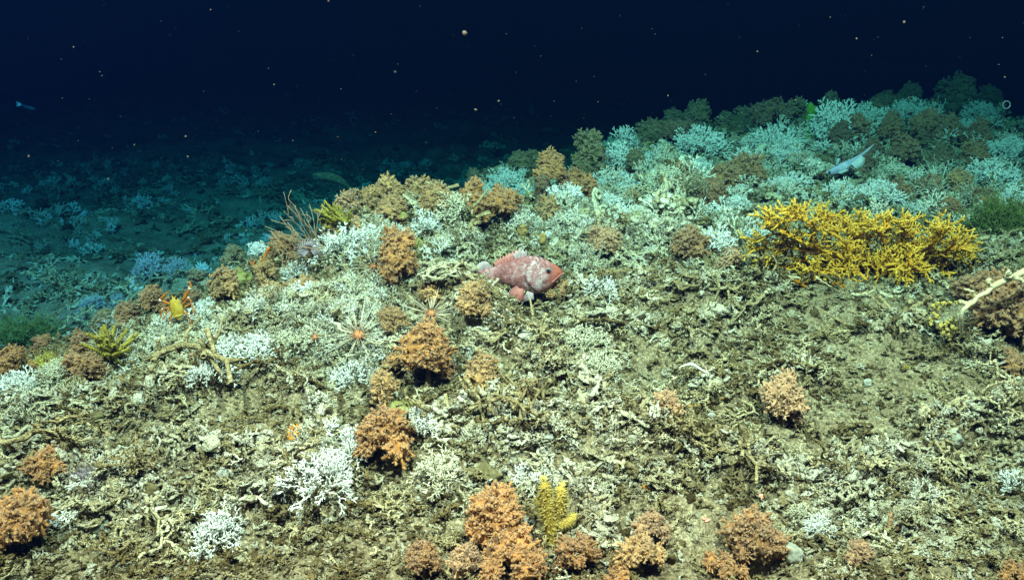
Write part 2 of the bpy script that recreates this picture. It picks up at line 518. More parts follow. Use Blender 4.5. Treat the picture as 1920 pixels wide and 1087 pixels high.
CREST_BUSHES = [
    # crest in the middle
    (725, 372, 72, 46, 't', 'topmost brown bushy coral of the middle crest against dark water', 3.95),
    (697, 408, 40, 66, 't', 'narrow brown bushy coral at the crest beside the yellow feather star bush', 3.85),
    (785, 385, 58, 54, 't', 'rounded brown bushy coral on the crest in the middle of three', 3.95),
    (818, 402, 56, 66, 't', 'brown bushy coral at the gap of dark water on the middle crest', 3.95),
    (735, 440, 62, 56, 't', 'tan bushy coral below the topmost crest bush and above the tall orange one', 3.7),
    (818, 440, 66, 48, 't', 'flat tan bushy coral on the crest above a green sponge lump', 3.75),
    (883, 412, 76, 82, 'o', 'large golden brown bushy coral at the crest above the fish tail', 3.85),
    (940, 408, 76, 72, 'o', 'large golden brown bushy coral at the crest above the fish dorsal fin', 3.9),
    (655, 398, 48, 50, 'p', 'round brown bushy coral directly behind the yellow feather star on the crest', 3.75),
    (652, 446, 68, 52, 't', 'tan bushy coral right of the wiry basket coral', 3.6),
    (535, 478, 62, 50, 'b', 'brown bushy coral left of and behind the wiry basket coral', 3.62),
    (1030, 340, 64, 70, 'o', 'bright golden bushy coral forming the peak of the middle crest', 4.35),
    (1075, 358, 56, 52, 'o', 'golden bushy coral right of the peak on the middle crest', 4.4),
    (1103, 374, 40, 56, 'o', 'small golden bushy coral at the right end of the middle crest peak', 4.35),
    (1032, 420, 46, 52, 't', 'tan bushy coral low on the middle crest above a dark gap', 4.1),
    (1015, 392, 28, 56, 'd', 'dark furry brown coral standing beside the golden peak bush', 4.25),
    (1180, 386, 38, 40, 't', 'small tan bushy coral above the smooth yellow green sponge', 4.6),
    (1104, 318, 54, 74, 'g', 'tall olive bushy coral behind the golden bushes of the middle crest', 5.3),
    (1278, 372, 38, 44, 't', 'small tan bushy coral beside a yellowish sponge near the white dead stump', 4.7),
    (1352, 360, 70, 62, 'b', 'wide brown bushy coral on the right slope, left half of a pair', 4.9),
    (1395, 358, 62, 60, 'b', 'wide brown bushy coral on the right slope, right half of a pair', 5.0),
    (1325, 414, 64, 58, 'b', 'dull brown bushy coral in front of the wide brown pair', 4.45),
    (1190, 330, 34, 62, 'g', 'narrow olive brown bushy coral beside a dark hollow on the slope', 5.4),
    (972, 322, 30, 44, 'g', 'olive bushy coral at the water line left of the golden peak, nearer one', 6.0),
    (997, 314, 26, 38, 'g', 'small olive bushy coral at the water line touching the golden peak bush', 6.1),
    (890, 348, 28, 32, 'g', 'round olive bushy coral at the left end of the blue white row', 5.9),
    (915, 340, 26, 26, 'g', 'small olive bushy coral above the blue white row', 6.0),
    # far ridge at right
    (1222, 268, 52, 44, 'g', 'olive bushy coral dome at the left end of the far ridge', 6.4),
    (1262, 236, 44, 34, 'g', 'round green bushy coral on the left shoulder of the far ridge', 7.0),
    (1305, 232, 44, 50, 'g', 'tall olive bushy coral on the skyline above the first blue white fan', 6.8),
    (1268, 268, 56, 46, 'd', 'brown bushy coral in front of the green dome on the far ridge', 6.3),
    (1362, 244, 34, 40, 'g', 'dark olive bushy coral on the skyline between two blue white fans', 7.0),
    (1393, 240, 34, 48, 'g', 'dim green bushy coral behind the notch of the far ridge', 7.4),
    (1440, 228, 68, 48, 'd', 'wide brown bushy coral on the skyline of the far ridge', 6.6),
    (1492, 216, 32, 34, 'g', 'small olive bushy coral left of the bright green sponge', 6.8),
    (1552, 205, 36, 34, 'g', 'dim olive bushy coral topping the upright blue white coral', 7.2),
    (1604, 262, 36, 52, 'b', 'upright brown bushy coral above the tail of the silver fish', 6.2),
    (1572, 288, 34, 60, 'd', 'dark brown bushy coral directly above the silver fish', 6.0),
    (1662, 276, 38, 46, 'b', 'tan bushy coral right of the dim blue coral above the silver fish', 6.2),
    (1692, 312, 50, 52, 'b', 'brown bushy coral in the middle of the far right slope', 5.7),
    (1632, 304, 32, 50, 'd', 'dark brown bushy coral right beside the silver fish tail', 5.7),
    (1612, 335, 44, 44, 'd', 'dark brown bushy coral below the silver fish', 5.4),
    (1732, 262, 46, 56, 'b', 'golden brown bushy coral on the far right slope, left of a pair', 6.3),
    (1772, 268, 52, 46, 'b', 'golden brown bushy coral on the far right slope, right of a pair', 6.3),
    (1828, 285, 42, 48, 'b', 'brown bushy coral right of the golden brown pair on the far slope', 6.2),
    (1822, 310, 48, 44, 'b', 'brown bushy coral behind the spines of the far urchin', 5.7),
    (1760, 312, 42, 42, 'd', 'olive brown bushy coral between the urchin spines on the far slope', 5.8),
    (1675, 376, 48, 46, 'b', 'tan bushy coral just behind the right part of the yellow fan', 4.8),
    (1738, 374, 46, 44, 'b', 'tan bushy coral below the far urchin and behind the yellow fan', 4.9),
    (1790, 374, 46, 50, 't', 'orange brown bushy coral right below the far urchin', 4.9),
    (1770, 408, 60, 40, 'b', 'low brown bushy coral touching the right top of the yellow fan', 4.4),
    (1835, 392, 44, 40, 'b', 'brown bushy coral beside the green hydroid bush', 4.7),
    (1655, 212, 50, 44, 'g', 'dim green bushy coral on the far skyline right of the brown one', 7.6),
    (1700, 196, 44, 48, 'g', 'dim green bushy coral highest on the far skyline', 7.8),
    (1792, 200, 66, 60, 'g', 'broad dim green bushy coral on the far right skyline', 7.8),
    (1850, 205, 48, 50, 'g', 'faint green bushy coral at the far right end of the skyline', 8.2),
    (1745, 222, 40, 44, 'g', 'dim olive bushy coral in the dip of the far right skyline', 7.5),
    (1640, 250, 42, 44, 'g', 'olive bushy coral behind the dim blue coral', 7.0),
    (1142, 290, 26, 30, 'g', 'faint green bushy coral alone against dark water', 7.6),
    # crest at left
    (290, 578, 52, 54, 'b', 'brown bushy coral left of the squat lobster', 3.35),
    (362, 588, 44, 44, 'd', 'dark brown bushy coral right behind the squat lobster', 3.4),
    (427, 556, 62, 66, 't', 'tan bushy coral right of the squat lobster', 3.42),
    (498, 516, 54, 40, 't', 'tan bushy coral just below the small orange claw', 3.5),
    (512, 572, 62, 54, 't', 'tan bushy coral left of a matching one in the white thicket', 3.3),
    (566, 578, 64, 58, 't', 'tan bushy coral right of a matching one in the white thicket', 3.3),
    (432, 632, 58, 48, 't', 'low tan bushy coral with a dark hollow at its left side', 3.15),
    (242, 612, 58, 48, 'b', 'tan bushy coral above the fan shaped feather star', 3.4),
    (196, 606, 42, 34, 'g', 'dim brown bushy coral left of and behind the fan shaped feather star', 3.7),
    (152, 664, 46, 48, 'b', 'reddish brown bushy coral left of the fan shaped feather star', 3.0),
    (166, 708, 76, 62, 'b', 'spreading brown bushy coral below the reddish one at left', 2.9),
    (84, 655, 44, 40, 'b', 'small brown bushy coral at the left crest beside yellow fuzz', 3.05),
    (34, 690, 80, 52, 'o', 'orange brown bushy coral on the left crest at the picture edge', 2.92),
    (376, 716, 46, 40, 'p', 'small pinkish fluffy coral in rubble below the white branches', 2.9),
    (438, 492, 52, 38, 'g', 'dim greenish bushy coral behind the small green sponge mound', 4.2),
    (372, 526, 34, 26, 'g', 'faint greenish bushy coral above the right claw of the squat lobster', 4.2),
]

NEAR_STONY = [
    (410, 1000, 92, 104, 'w', 'delicate pure white branching coral near the bottom left'),
    (606, 890, 124, 104, 'w', 'large white branching coral left of the round orange bush'),
    (660, 840, 60, 80, 'w', 'white branching coral squeezed against the round orange bush'),
    (782, 785, 66, 56, 'w', 'white branching coral peeking over the round orange bush'),
    (822, 885, 66, 90, 'c', 'cream branching coral right of the dark hollow'),
    (900, 815, 76, 46, 'c', 'fuzzy cream branching coral above the grey boulder'),
    (470, 655, 110, 70, 'w', 'bluish white coral spray on the left slope above bare sediment'),
    (400, 695, 86, 60, 'w', 'white coral spray left of the bluish one above bare sediment'),
    (560, 640, 70, 60, 'c', 'cream branching coral in front of two matching tan bushes'),
    (672, 705, 76, 66, 'w', 'white branching coral below the lower sea urchin'),
    (700, 655, 50, 40, 'w', 'small white coral just right of the lower sea urchin'),
    (1098, 640, 86, 54, 'c', 'flattened white coral on rubble right of the dead ridge'),
    (1128, 690, 70, 60, 'c', 'white coral patch on rubble below the flattened one'),
    (1132, 540, 54, 50, 'w', 'compact bluish white coral ball right of the red fish'),
    (1100, 505, 44, 36, 'c', 'cream coral tuft between the red fish and the pale tan bush'),
    (1530, 985, 44, 60, 'w', 'white coral sprig near the bottom below the small yellow crust'),
    (1500, 960, 60, 50, 'c', 'cream coral crust sprig left of the white sprig near the bottom'),
    (1060, 1000, 26, 40, 'w', 'tiny white coral twig at the foot of the yellow finger coral'),
    (30, 730, 86, 66, 'w', 'bluish white coral at the left edge below the orange brown bush'),
    (110, 700, 66, 60, 'c', 'cream coral under the patch of yellow fuzz'),
    (1905, 905, 50, 60, 'w', 'bluish white coral at the right edge near the bottom'),
]
CREST_STONY = [
    (735, 410, 50, 40, 'w', 'white coral spray between the brown crest bushes', 3.75),
    (800, 420, 30, 50, 'w', 'narrow white coral between two tan crest bushes', 3.7),
    (650, 480, 70, 70, 'w', 'bluish white coral right of the wiry basket coral', 3.55),
    (690, 450, 44, 60, 'w', 'bluish white coral above the shaded hollow on the crest', 3.6),
    (845, 462, 60, 60, 'c', 'white coral spray just above the cream dead coral block', 3.75),
    (560, 510, 66, 34, 'w', 'bluish white coral sprigs under the wiry basket coral', 3.5),
    (640, 560, 60, 60, 'c', 'cream coral mass right of the shaded hollow', 3.3),
    (1060, 378, 58, 40, 'w', 'white coral among the golden peak bushes', 4.3),
    (1130, 398, 66, 44, 'w', 'spiky white coral right of the golden peak bushes', 4.4),
    (1175, 430, 66, 52, 'w', 'spiky white coral just left of the smooth yellow green sponge', 4.2),
    (1075, 437, 24, 28, 'p', 'small lilac white coral knot above the red fish head', 3.95),
    (1105, 425, 30, 30, 'p', 'pinkish white coral twigs beside the lilac knot', 4.0),
    (1240, 440, 50, 40, 'w', 'white coral right of the smooth yellow green sponge', 4.2),
    (1250, 380, 56, 60, 'c', 'chalky white coral covering the dead stump on the slope', 4.6),
    (1420, 455, 60, 40, 'w', 'feathery white coral at the left end of the yellow fan', 4.0),
    (1375, 400, 44, 44, 'w', 'white coral fan in front of the wide brown pair', 4.5),
    (1335, 500, 56, 50, 'w', 'white coral right of the rounded orange brown bush', 3.7),
    (1640, 365, 76, 50, 'w', 'white coral thicket behind the middle of the yellow fan', 4.7),
    (1560, 365, 50, 40, 'w', 'bluish white coral behind the left part of the yellow fan', 4.8),
    (1712, 395, 50, 36, 'w', 'white coral between two tan bushes behind the yellow fan', 4.6),
    (1310, 272, 86, 66, 'w', 'first large blue white coral fan on the far ridge', 6.0),
    (1440, 275, 78, 66, 'w', 'second large blue white coral fan on the far ridge', 6.1),
    (1548, 240, 36, 92, 'w', 'tall upright blue white coral right of the bright green sponge', 6.3),
    (1730, 228, 40, 50, 'w', 'dim blue white coral in front of the far right skyline', 7.2),
    (1690, 235, 44, 50, 'w', 'dim blue white coral below the highest green bush', 7.2),
    (1835, 215, 36, 44, 'w', 'dim blue white coral fan at the far right of the ridge', 7.4),
    (1162, 300, 52, 62, 'w', 'blue white coral bush behind the middle crest', 5.6),
    (1170, 270, 20, 50, 'w', 'slender blue white coral stalk rising against dark water', 6.2),
    (1150, 345, 56, 50, 'w', 'teal white coral below the blue white bush', 5.2),
    (1230, 310, 50, 50, 'w', 'blue white coral beside a grey blue sponge on the slope', 5.7),
    (1300, 320, 76, 46, 'w', 'teal coral tangle left above the wide brown pair', 5.5),
    (1395, 310, 60, 50, 'w', 'teal coral tangle right above the wide brown pair', 5.6),
    (1470, 300, 46, 50, 'w', 'teal coral left of the dark fish hollow', 5.7),
    (1480, 350, 70, 44, 'w', 'teal coral tangle above the left end of the yellow fan', 5.0),
    (1545, 340, 50, 40, 'c', 'teal coral under the head of the silver fish', 5.3),
    (1660, 330, 40, 60, 'c', 'pale coral column right of the silver fish', 5.4),
    (1705, 282, 36, 24, 'w', 'pale slanted coral between brown bushes on the far slope', 6.0),
    (1860, 345, 70, 60, 'w', 'teal coral thicket right of the far urchin', 5.3),
    (1895, 385, 60, 40, 'w', 'teal coral at the right edge above the green hydroid bush', 4.7),
    (1885, 300, 70, 60, 'w', 'dim teal coral thicket at the right edge', 6.0),
    (1800, 250, 60, 44, 'w', 'dim teal coral behind the golden brown pair', 6.9),
    (1615, 268, 22, 60, 'w', 'dim blue coral column above the silver fish tail', 6.8),
    (905, 362, 38, 44, 'w', 'blue white coral at the left end of the row behind the crest', 5.6),
    (945, 345, 46, 56, 'w', 'blue white coral in the middle of the row behind the crest', 5.7),
    (980, 360, 36, 48, 'w', 'blue white coral at the right end of the row behind the crest', 5.6),
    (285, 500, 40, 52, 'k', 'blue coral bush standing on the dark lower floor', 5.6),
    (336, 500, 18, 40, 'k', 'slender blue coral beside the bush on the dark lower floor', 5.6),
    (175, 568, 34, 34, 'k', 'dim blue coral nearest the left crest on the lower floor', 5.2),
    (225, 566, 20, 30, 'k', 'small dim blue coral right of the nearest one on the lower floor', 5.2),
    (204, 600, 26, 24, 'w', 'small blue white coral above the fan shaped feather star', 3.7),
    (388, 568, 34, 28, 'w', 'white coral tuft right of the squat lobster', 3.4),
    (488, 470, 20, 40, 'w', 'blue white coral twigs behind the small orange claw', 3.9),
]

CREST_BUSHES = [(a[0], a[1] - .06 * a[3], a[2] * (.90 if a[6] < 4.5 else 1.06 if a[6] < 7 else 1.0), a[3] * (1.1 if a[6] < 7 else 1.0), *a[4:]) for a in CREST_BUSHES]
CREST_STONY = [(a[0], a[1] - .05 * a[3], a[2] * 1.1, a[3] * (1.25 if a[6] < 4.6 else 1.1), *a[4:]) for a in CREST_STONY]
NEAR_STONY = [(a[0], a[1] - .08 * a[3], a[2] * 1.04, a[3] * 1.08, *a[4:]) for a in NEAR_STONY]
_B = []
FRONT_BLOCKS = [(850, 505, 90, 66, 3.22, .84), (876, 530, 44, 40, 3.18, .86), (815, 500, 50, 46, 3.3, .84), (905, 560, 50, 14, 3.12, .8)]
for a in CREST_BUSHES + CREST_STONY + [(q[0], q[1], q[2], q[3], '', '', q[4]) for q in FRONT_BLOCKS]:          # the mound is heaped up under each coral of the crest and the far ridge
    q = P(a[0], a[1] + .36 * a[3], a[6])
    g = float(ground(np.array([q[0]]), np.array([q[1]]))[0])
    if .012 < q[2] - g < .45: _B.append((q[0], q[1] + .02, q[2] - g, .11 + .35 * (q[2] - g)))
BUMPS = _B
_hits.clear()

# ================================================================== SEABED
def grid_sheet():
    # fans out from under the vehicle so that near ground is finely shaped
    na, nrad = 760, 620
    ang = np.linspace(R(-62), R(62), na)
    rad = 1.0 * (46.0 / 1.0) ** np.linspace(0, 1, nrad) 
    rad = np.concatenate([np.linspace(1.3, 4.6, 430), 4.6 * (46 / 4.6) ** np.linspace(0, 1, 171)[1:]])
    nrad = len(rad)
    A, Rr = np.meshgrid(ang, rad)
    x = np.sin(A) * Rr; y = np.cos(A) * Rr
    z = ground_fine(x, y)
    V = np.stack([x, y, z], -1).reshape(-1, 3)
    i = np.arange(nrad - 1)[:, None] * na + np.arange(na - 1)[None]
    F = np.stack([i, i + 1, i + na + 1, i + na], -1).reshape(-1, 4)
    me = bpy.data.meshes.new('seabed')
    me.vertices.add(len(V)); me.vertices.foreach_set('co', V.ravel())
    me.loops.add(F.size); me.loops.foreach_set('vertex_index', F.ravel().astype(np.int32))
    me.polygons.add(len(F)); me.polygons.foreach_set('loop_start', (np.arange(len(F)) * 4).astype(np.int32))
    me.polygons.foreach_set('use_smooth', np.ones(len(F), bool))
    me.update(calc_edges=True)
    me.materials.append(M_SAND)
    return put('seabed', me)
seabed = grid_sheet()
seabed['kind'] = 'structure'
seabed['label'] = 'brown sediment slope of the reef mound and the dark floor behind it'

# how bleached / how overgrown the rubble is, from patches one can see in the photograph
PATCH = [  # px, py, radius in metres, whiteness
    (40, 760, .28, .8), (130, 740, .22, .7), (240, 690, .2, .8), (330, 640, .25, .9), (430, 610, .25, .9), (520, 610, .28, .95), (620, 560, .3, .9), (600, 650, .22, .8), (700, 480, .25, 1), (680, 650, .25, .9),
    (840, 480, .22, .9), (900, 620, .2, .8), (980, 690, .2, .7), (1040, 450, .3, 1), (1130, 430, .3, 1.0), (1230, 450, .3, .95), (1230, 380, .3, 1), (1330, 470, .25, .8), (1100, 500, .2, .8),
    (1080, 640, .2, .5), (1110, 700, .2, .6), (1180, 590, .25, .35), (580, 860, .2, 1), (600, 780, .14, .8), (120, 930, .25, .7), (200, 960, .22, .7), (330, 960, .2, .7), (1010, 850, .22, .85), (1130, 850, .2, .8), (880, 830, .15, .7),
    (1560, 930, .25, .9), (1680, 930, .25, .9), (1800, 850, .2, .7), (1890, 800, .2, .7), (1740, 880, .2, .6), (1850, 960, .2, .5), (1480, 960, .2, .5), (1110, 960, .12, .7), (560, 1030, .1, .5), (1120, 1010, .15, .6), (30, 880, .2, .6), (1890, 480, .25, .6),
    (1350, 420, .3, .8), (830, 890, .14, .7), (1400, 880, .15, .3), (1270, 660, .2, .35), (1500, 640, .2, .3), (370, 760, .15, .5), (1690, 560, .15, .4), (1900, 700, .15, .5), (700, 560, .2, .9),
]
_PW = [(hit(px, py), r, w) for px, py, r, w in PATCH]
def whiteness(x, y):
    k = np.zeros(np.shape(x))
    for q, r, w in _PW:
        d2 = ((x - q[0]) ** 2 + (y - q[1]) ** 2) / (r * r)
        k = np.maximum(k, w * np.exp(-d2 * 1.3))
    ridge_far = np.clip((y - 3.9) / .6, 0, 1) * np.clip((ground(x, y) - .45) / .2, 0, 1)
    k = np.maximum(k, .32 * ridge_far)
    return np.clip(k, 0, 1)

# ---------------------------------------------------------------- fragment shapes
def frag_branch(seed, thick=.13, cups=5, n=7):
    g = np.random.default_rng(seed); mb = MB()
    m = 9
    s = np.linspace(-.5, .5, m)
    path = np.stack([s, .16 * np.sin(s * g.uniform(2, 6) + g.uniform(0, 6)) + .04 * g.normal(size=m), .12 * np.sin(s * g.uniform(2, 5) + g.uniform(0, 6))], 1)
    rad = thick * (.75 + .35 * g.uniform(size=m)); rad[0] *= .4; rad[-1] *= .45
    tube(mb, path, rad, n, (0, .4), wob=.28, rg=g)
    for k in range(cups):
        i = g.integers(1, m - 1); a = g.uniform(0, 6.28)
        d = np.array((g.uniform(-.5, .5), math.cos(a), math.sin(a)))
        L = g.uniform(.12, .34)
        p = path[i]
        if g.uniform() < .55: hollow(mb, p, d, thick * g.uniform(.6, .95), L, 6)
        else:
            q = p + d * L * 1.2 + g.normal(size=3) * .05
            tube(mb, [p, (p + q) / 2 + g.normal(size=3) * .03, q], [thick * .8, thick * .6, thick * .3], 5, wob=.25, rg=g)
    return mb
def frag_fork(seed):
    g = np.random.default_rng(seed); mb = MB()
    def grow(p, d, L, r, dep):
        q = p + d * L
        mid = (p + q) / 2 + g.normal(size=3) * L * .12
        tube(mb, [p, mid, q], [r, r * .85, r * .7], 5, wob=.25, rg=g)
        if dep:
            for _ in range(g.integers(1, 3) + (dep > 1)):
                e = d + g.normal(size=3) * .65; e /= np.linalg.norm(e)
                grow(q, e, L * g.uniform(.55, .9), r * .72, dep - 1)
        elif g.uniform() < .5: hollow(mb, q - d * .02, d, r * 1.1, L * .3, 6)
    grow(np.array((-.45, 0, 0)), np.array((1., 0, .15)), .32, .085, 3)
    return mb
def frag_flake(seed):
    g = np.random.default_rng(seed); mb = MB()
    a = 7; b = 5
    u, v = np.meshgrid(np.linspace(-.5, .5, a), np.linspace(-.33, .33, b), indexing='ij')
    z = .35 * (v ** 2) * g.uniform(.5, 3) + .25 * (u ** 2) * g.uniform(-2, 2) + .05 * g.normal(size=u.shape)
    u2 = u + .06 * g.normal(size=u.shape); v2 = v + .06 * g.normal(size=u.shape)
    top = np.stack([u2, v2, z], -1).reshape(-1, 3); bot = top - np.array((0, 0, .05))
    F = []
    for i in range(a - 1):
        for j in range(b - 1):
            k = i * b + j
            F.append((k, k + b, k + b + 1, k + 1)); F.append((k + a * b, k + 1 + a * b, k + b + 1 + a * b, k + b + a * b))
    rim = [i * b for i in range(a)] + [(a - 1) * b + j for j in range(1, b)] + [i * b + b - 1 for i in range(a - 2, -1, -1)] + [j for j in range(b - 2, 0, -1)]
    for k in range(len(rim)):
        p, q = rim[k], rim[(k + 1) % len(rim)]
        F.append((p, p + a * b, q + a * b, q))
    mb.add(np.concatenate([top, bot]), F, 0.2)
    return mb
def frag_lump(seed):
    g = np.random.default_rng(seed); mb = MB()
    blob(mb, (0, 0, 0), (.42, .32, .26), 3, .5, 1.9, seed)
    for k in range(4):
        d = g.normal(size=3); d[2] = abs(d[2]); d /= np.linalg.norm(d)
        hollow(mb, d * np.array((.36, .28, .2)), d, .10, .14, 6)
    return mb
def frag_worm(seed):
    g = np.random.default_rng(seed); mb = MB()
    m = 10; s = np.linspace(0, 1, m); a = g.uniform(2.5, 6) * s + g.uniform(0, 6)
    path = np.stack([np.cumsum(np.cos(a)) / m, np.cumsum(np.sin(a)) / m, .12 * np.sin(s * 7 + seed)], 1)
    path -= path.mean(0)
    tube(mb, path, .075 * (.8 + .4 * g.uniform(size=m)), 6, wob=.2, rg=g)
    d = path[-1] - path[-2]; hollow(mb, path[-1], d, .1, .1, 7)
    return mb
def frag_crust(seed):
    # knot of crusted branches with holes between
    g = np.random.default_rng(seed); mb = MB()
    for k in range(7):
        a = g.uniform(-.35, .35, 3) * (1, 1, .5); b = g.uniform(-.5, .5, 3) * (1, 1, .5)
        mid = (a + b) / 2 + g.normal(size=3) * .12
        r = g.uniform(.05, .11)
        tube(mb, [a, (a + mid) / 2 + g.normal(size=3) * .03, mid, (b + mid) / 2 + g.normal(size=3) * .03, b], [r, r * 1.2, r * .9, r * 1.1, r * .6], 6, wob=.3, rg=g)
        if k % 2: hollow(mb, b, b - mid, r * 1.1, .1, 6)
    return mb

def library(name, meshes):
    """meshes only reached through the geometry nodes of a 'stuff' object"""
    c = bpy.data.collections.new(name)
    for i, me in enumerate(meshes):
        o = bpy.data.objects.new('%s_piece' % name, me)
        c.objects.link(o)
    return c
def scatter(name, coll, pos, rot, scl, var, tint, label):
    me = bpy.data.meshes.new(name)
    me.vertices.add(len(pos)); me.vertices.foreach_set('co', np.asarray(pos, np.float32).ravel())
    for nm, typ, key, arr in (('rot', 'FLOAT_VECTOR', 'vector', rot), ('scl', 'FLOAT_VECTOR', 'vector', scl), ('var', 'INT', 'value', var), ('tint', 'FLOAT', 'value', tint)):
        a = me.attributes.new(nm, typ, 'POINT')
        a.data.foreach_set(key, np.asarray(arr, np.int32 if typ == 'INT' else np.float32).ravel())
    o = put(name, me)
    ng = bpy.data.node_groups.new(name, 'GeometryNodeTree')
    ng.interface.new_socket('Geometry', in_out='INPUT', socket_type='NodeSocketGeometry')
    ng.interface.new_socket('Geometry', in_out='OUTPUT', socket_type='NodeSocketGeometry')
    gi = ng.nodes.new('NodeGroupInput'); go = ng.nodes.new('NodeGroupOutput')
    ip = ng.nodes.new('GeometryNodeInstanceOnPoints')
    ci = ng.nodes.new('GeometryNodeCollectionInfo')
    ci.inputs['Collection'].default_value = coll
    ci.inputs['Separate Children'].default_value = True
    ci.inputs['Reset Children'].default_value = True
    def na(nm, t):
        n = ng.nodes.new('GeometryNodeInputNamedAttribute'); n.data_type = t
        n.inputs['Name'].default_value = nm
        return n.outputs['Attribute']
    er = ng.nodes.new('FunctionNodeEulerToRotation')
    L = ng.links.new
    L(na('rot', 'FLOAT_VECTOR'), er.inputs[0])
    L(gi.outputs[0], ip.inputs['Points']); L(ci.outputs[0], ip.inputs['Instance'])
    ip.inputs['Pick Instance'].default_value = True
    L(na('var', 'INT'), ip.inputs['Instance Index'])
    L(er.outputs[0], ip.inputs['Rotation']); L(na('scl', 'FLOAT_VECTOR'), ip.inputs['Scale'])
    L(ip.outputs[0], go.inputs[0])
    md = o.modifiers.new('pieces', 'NODES'); md.node_group = ng
    o['kind'] = 'stuff'; o['label'] = label
    return o

small = []
for k in range(6): small.append(frag_branch(100 + k).mesh('fragment', M_DEAD_I))
for k in range(4): small.append(frag_fork(120 + k).mesh('fragment', M_DEAD_I))
for k in range(3): small.append(frag_flake(140 + k).mesh('fragment', M_DEAD_I))
for k in range(3): small.append(frag_lump(150 + k).mesh('fragment', M_DEAD_I))
for k in range(3): small.append(frag_worm(160 + k).mesh('fragment', M_DEAD_I))
for k in range(5): small.append(frag_crust(170 + k).mesh('fragment', M_DEAD_I))
VW = np.array([1.2] * 6 + [1.3] * 4 + [1.0] * 3 + [.7] * 3 + [.8] * 3 + [1.7] * 5); VW /= VW.sum()
LIB = library('rubble', small)

def rubble_points(n, xr, yr, s0, s1, cover, lift, vw=None, zmax=9):
    x = nr.uniform(*xr, n * 3); y = nr.uniform(*yr, n * 3)
    w = whiteness(x, y); rd, _ = ridge_field(x, y)
    cl = .5 + .5 * noise2(x * 3.1, y * 3.1, 31)          # bare sediment between heaps
    cl2 = .5 + .5 * noise2(x * 11, y * 11, 32)
    dens = np.clip(cover + .9 * np.maximum(w, rd) + 1.0 * (cl - .5) + .5 * (cl2 - .5), .05, 1.6)
    keep = nr.uniform(0, 1.3, len(x)) < dens
    keep &= base_z(x, y) < zmax
    x, y, w, rd, cl = x[keep][:n], y[keep][:n], w[keep][:n], rd[keep][:n], cl[keep][:n]
    m = len(x)
    heap = np.maximum(w * .8, rd)
    up = nr.uniform(-.4, 1, m) * (.008 + lift * heap)
    z = ground(x, y) + up
    sc = s0 + (s1 - s0) * nr.uniform(0, 1, m) ** 2.2
    sc *= (.75 + .55 * heap)
    rot = np.stack([nr.normal(0, .45 + .5 * heap), nr.normal(0, .45 + .5 * heap), nr.uniform(0, 6.283, m)], 1)
    var = nr.choice(len(small), m, p=VW if vw is None else vw)
    tint = .43 + .26 * w + .12 * rd + .23 * nr.normal(size=m) + .12 * noise2(x * 2, y * 2, 41) + up * 3.0
    tint += np.where(nr.uniform(size=m) < .10, .22, 0)
    S = np.stack([sc, sc, sc * nr.uniform(.7, 1.1, m)], 1)
    return np.stack([x, y, z], 1), rot, S, var, np.clip(tint, .02, 1.05)
VF = np.array([1.2] * 6 + [1.8] * 4 + [0.1] * 3 + [0.02] * 3 + [.6] * 3 + [1.9] * 5); VF /= VF.sum()
VG = np.array([1.0] * 6 + [.6] * 4 + [1.6] * 3 + [1.4] * 3 + [.8] * 3 + [.5] * 5); VG /= VG.sum()
sets = [rubble_points(55000, (-2.4, 2.6), (1.5, 3.9), .006, .022, .9, .012, VG),
        rubble_points(76000, (-2.6, 2.9), (1.4, 4.4), .013, .058, .60, .045),
        rubble_points(22000, (-.8, 5.5), (4.2, 9.0), .035, .10, .5, .08, VF),
        rubble_points(12000, (-7.5, 2.5), (3.8, 13), .05, .20, .40, .05, VF),
        rubble_points(3000, (-12, 8), (9, 26), .15, .45, .3, .05, VF, .35)]
cat_ = [np.concatenate([s[i] for s in sets]) for i in range(5)]
scatter('coral_rubble', LIB, *cat_, 'cream and brown broken dead coral rubble covering the seabed')

def tangle(seed):
    g = np.random.default_rng(seed); mb = MB()
    def grow(p, d, L, r, dep):
        m = 5; s = np.linspace(0, 1, m)[:, None]; q = p + d * L
        path = p + (q - p) * s + g.normal(size=3) * L * .2 * np.sin(s * math.pi) + g.normal(size=(m, 3)) * r * .5
        rr = r * np.linspace(1, .75, m) * (1 + .35 * g.uniform(-1, 1, m))
        tube(mb, path, rr, 6, (0, .4), wob=.28, rg=g)
        for k in range(4):
            i = g.integers(1, m); a = g.normal(size=3); a -= d * (a @ d) * .7; a /= np.linalg.norm(a)
            if k % 2: hollow(mb, path[i] + a * rr[i] * .4, a, r * g.uniform(.5, .85), r * g.uniform(.9, 2.0), 5)
            else: tube(mb, [path[i], path[i] + a * r * 2.2, path[i] + a * r * 3.4 + d * r], [r * .7, r * .5, r * .25], 5, wob=.2, rg=g)
        if dep:
            for _ in range(2 + (g.uniform() < .3)):
                e = d + g.normal(size=3) * (.8, .8, .4); e /= np.linalg.norm(e)
                grow(q, e, L * g.uniform(.55, .9), r * .8, dep - 1)
    grow(np.array((-.45, 0, 0)), np.array((1., 0, .08)), .34, .034, 3)
    return mb
LIBT = library('tangle', [tangle(400 + k).mesh('tangle', M_DEAD_I) for k in range(6)])
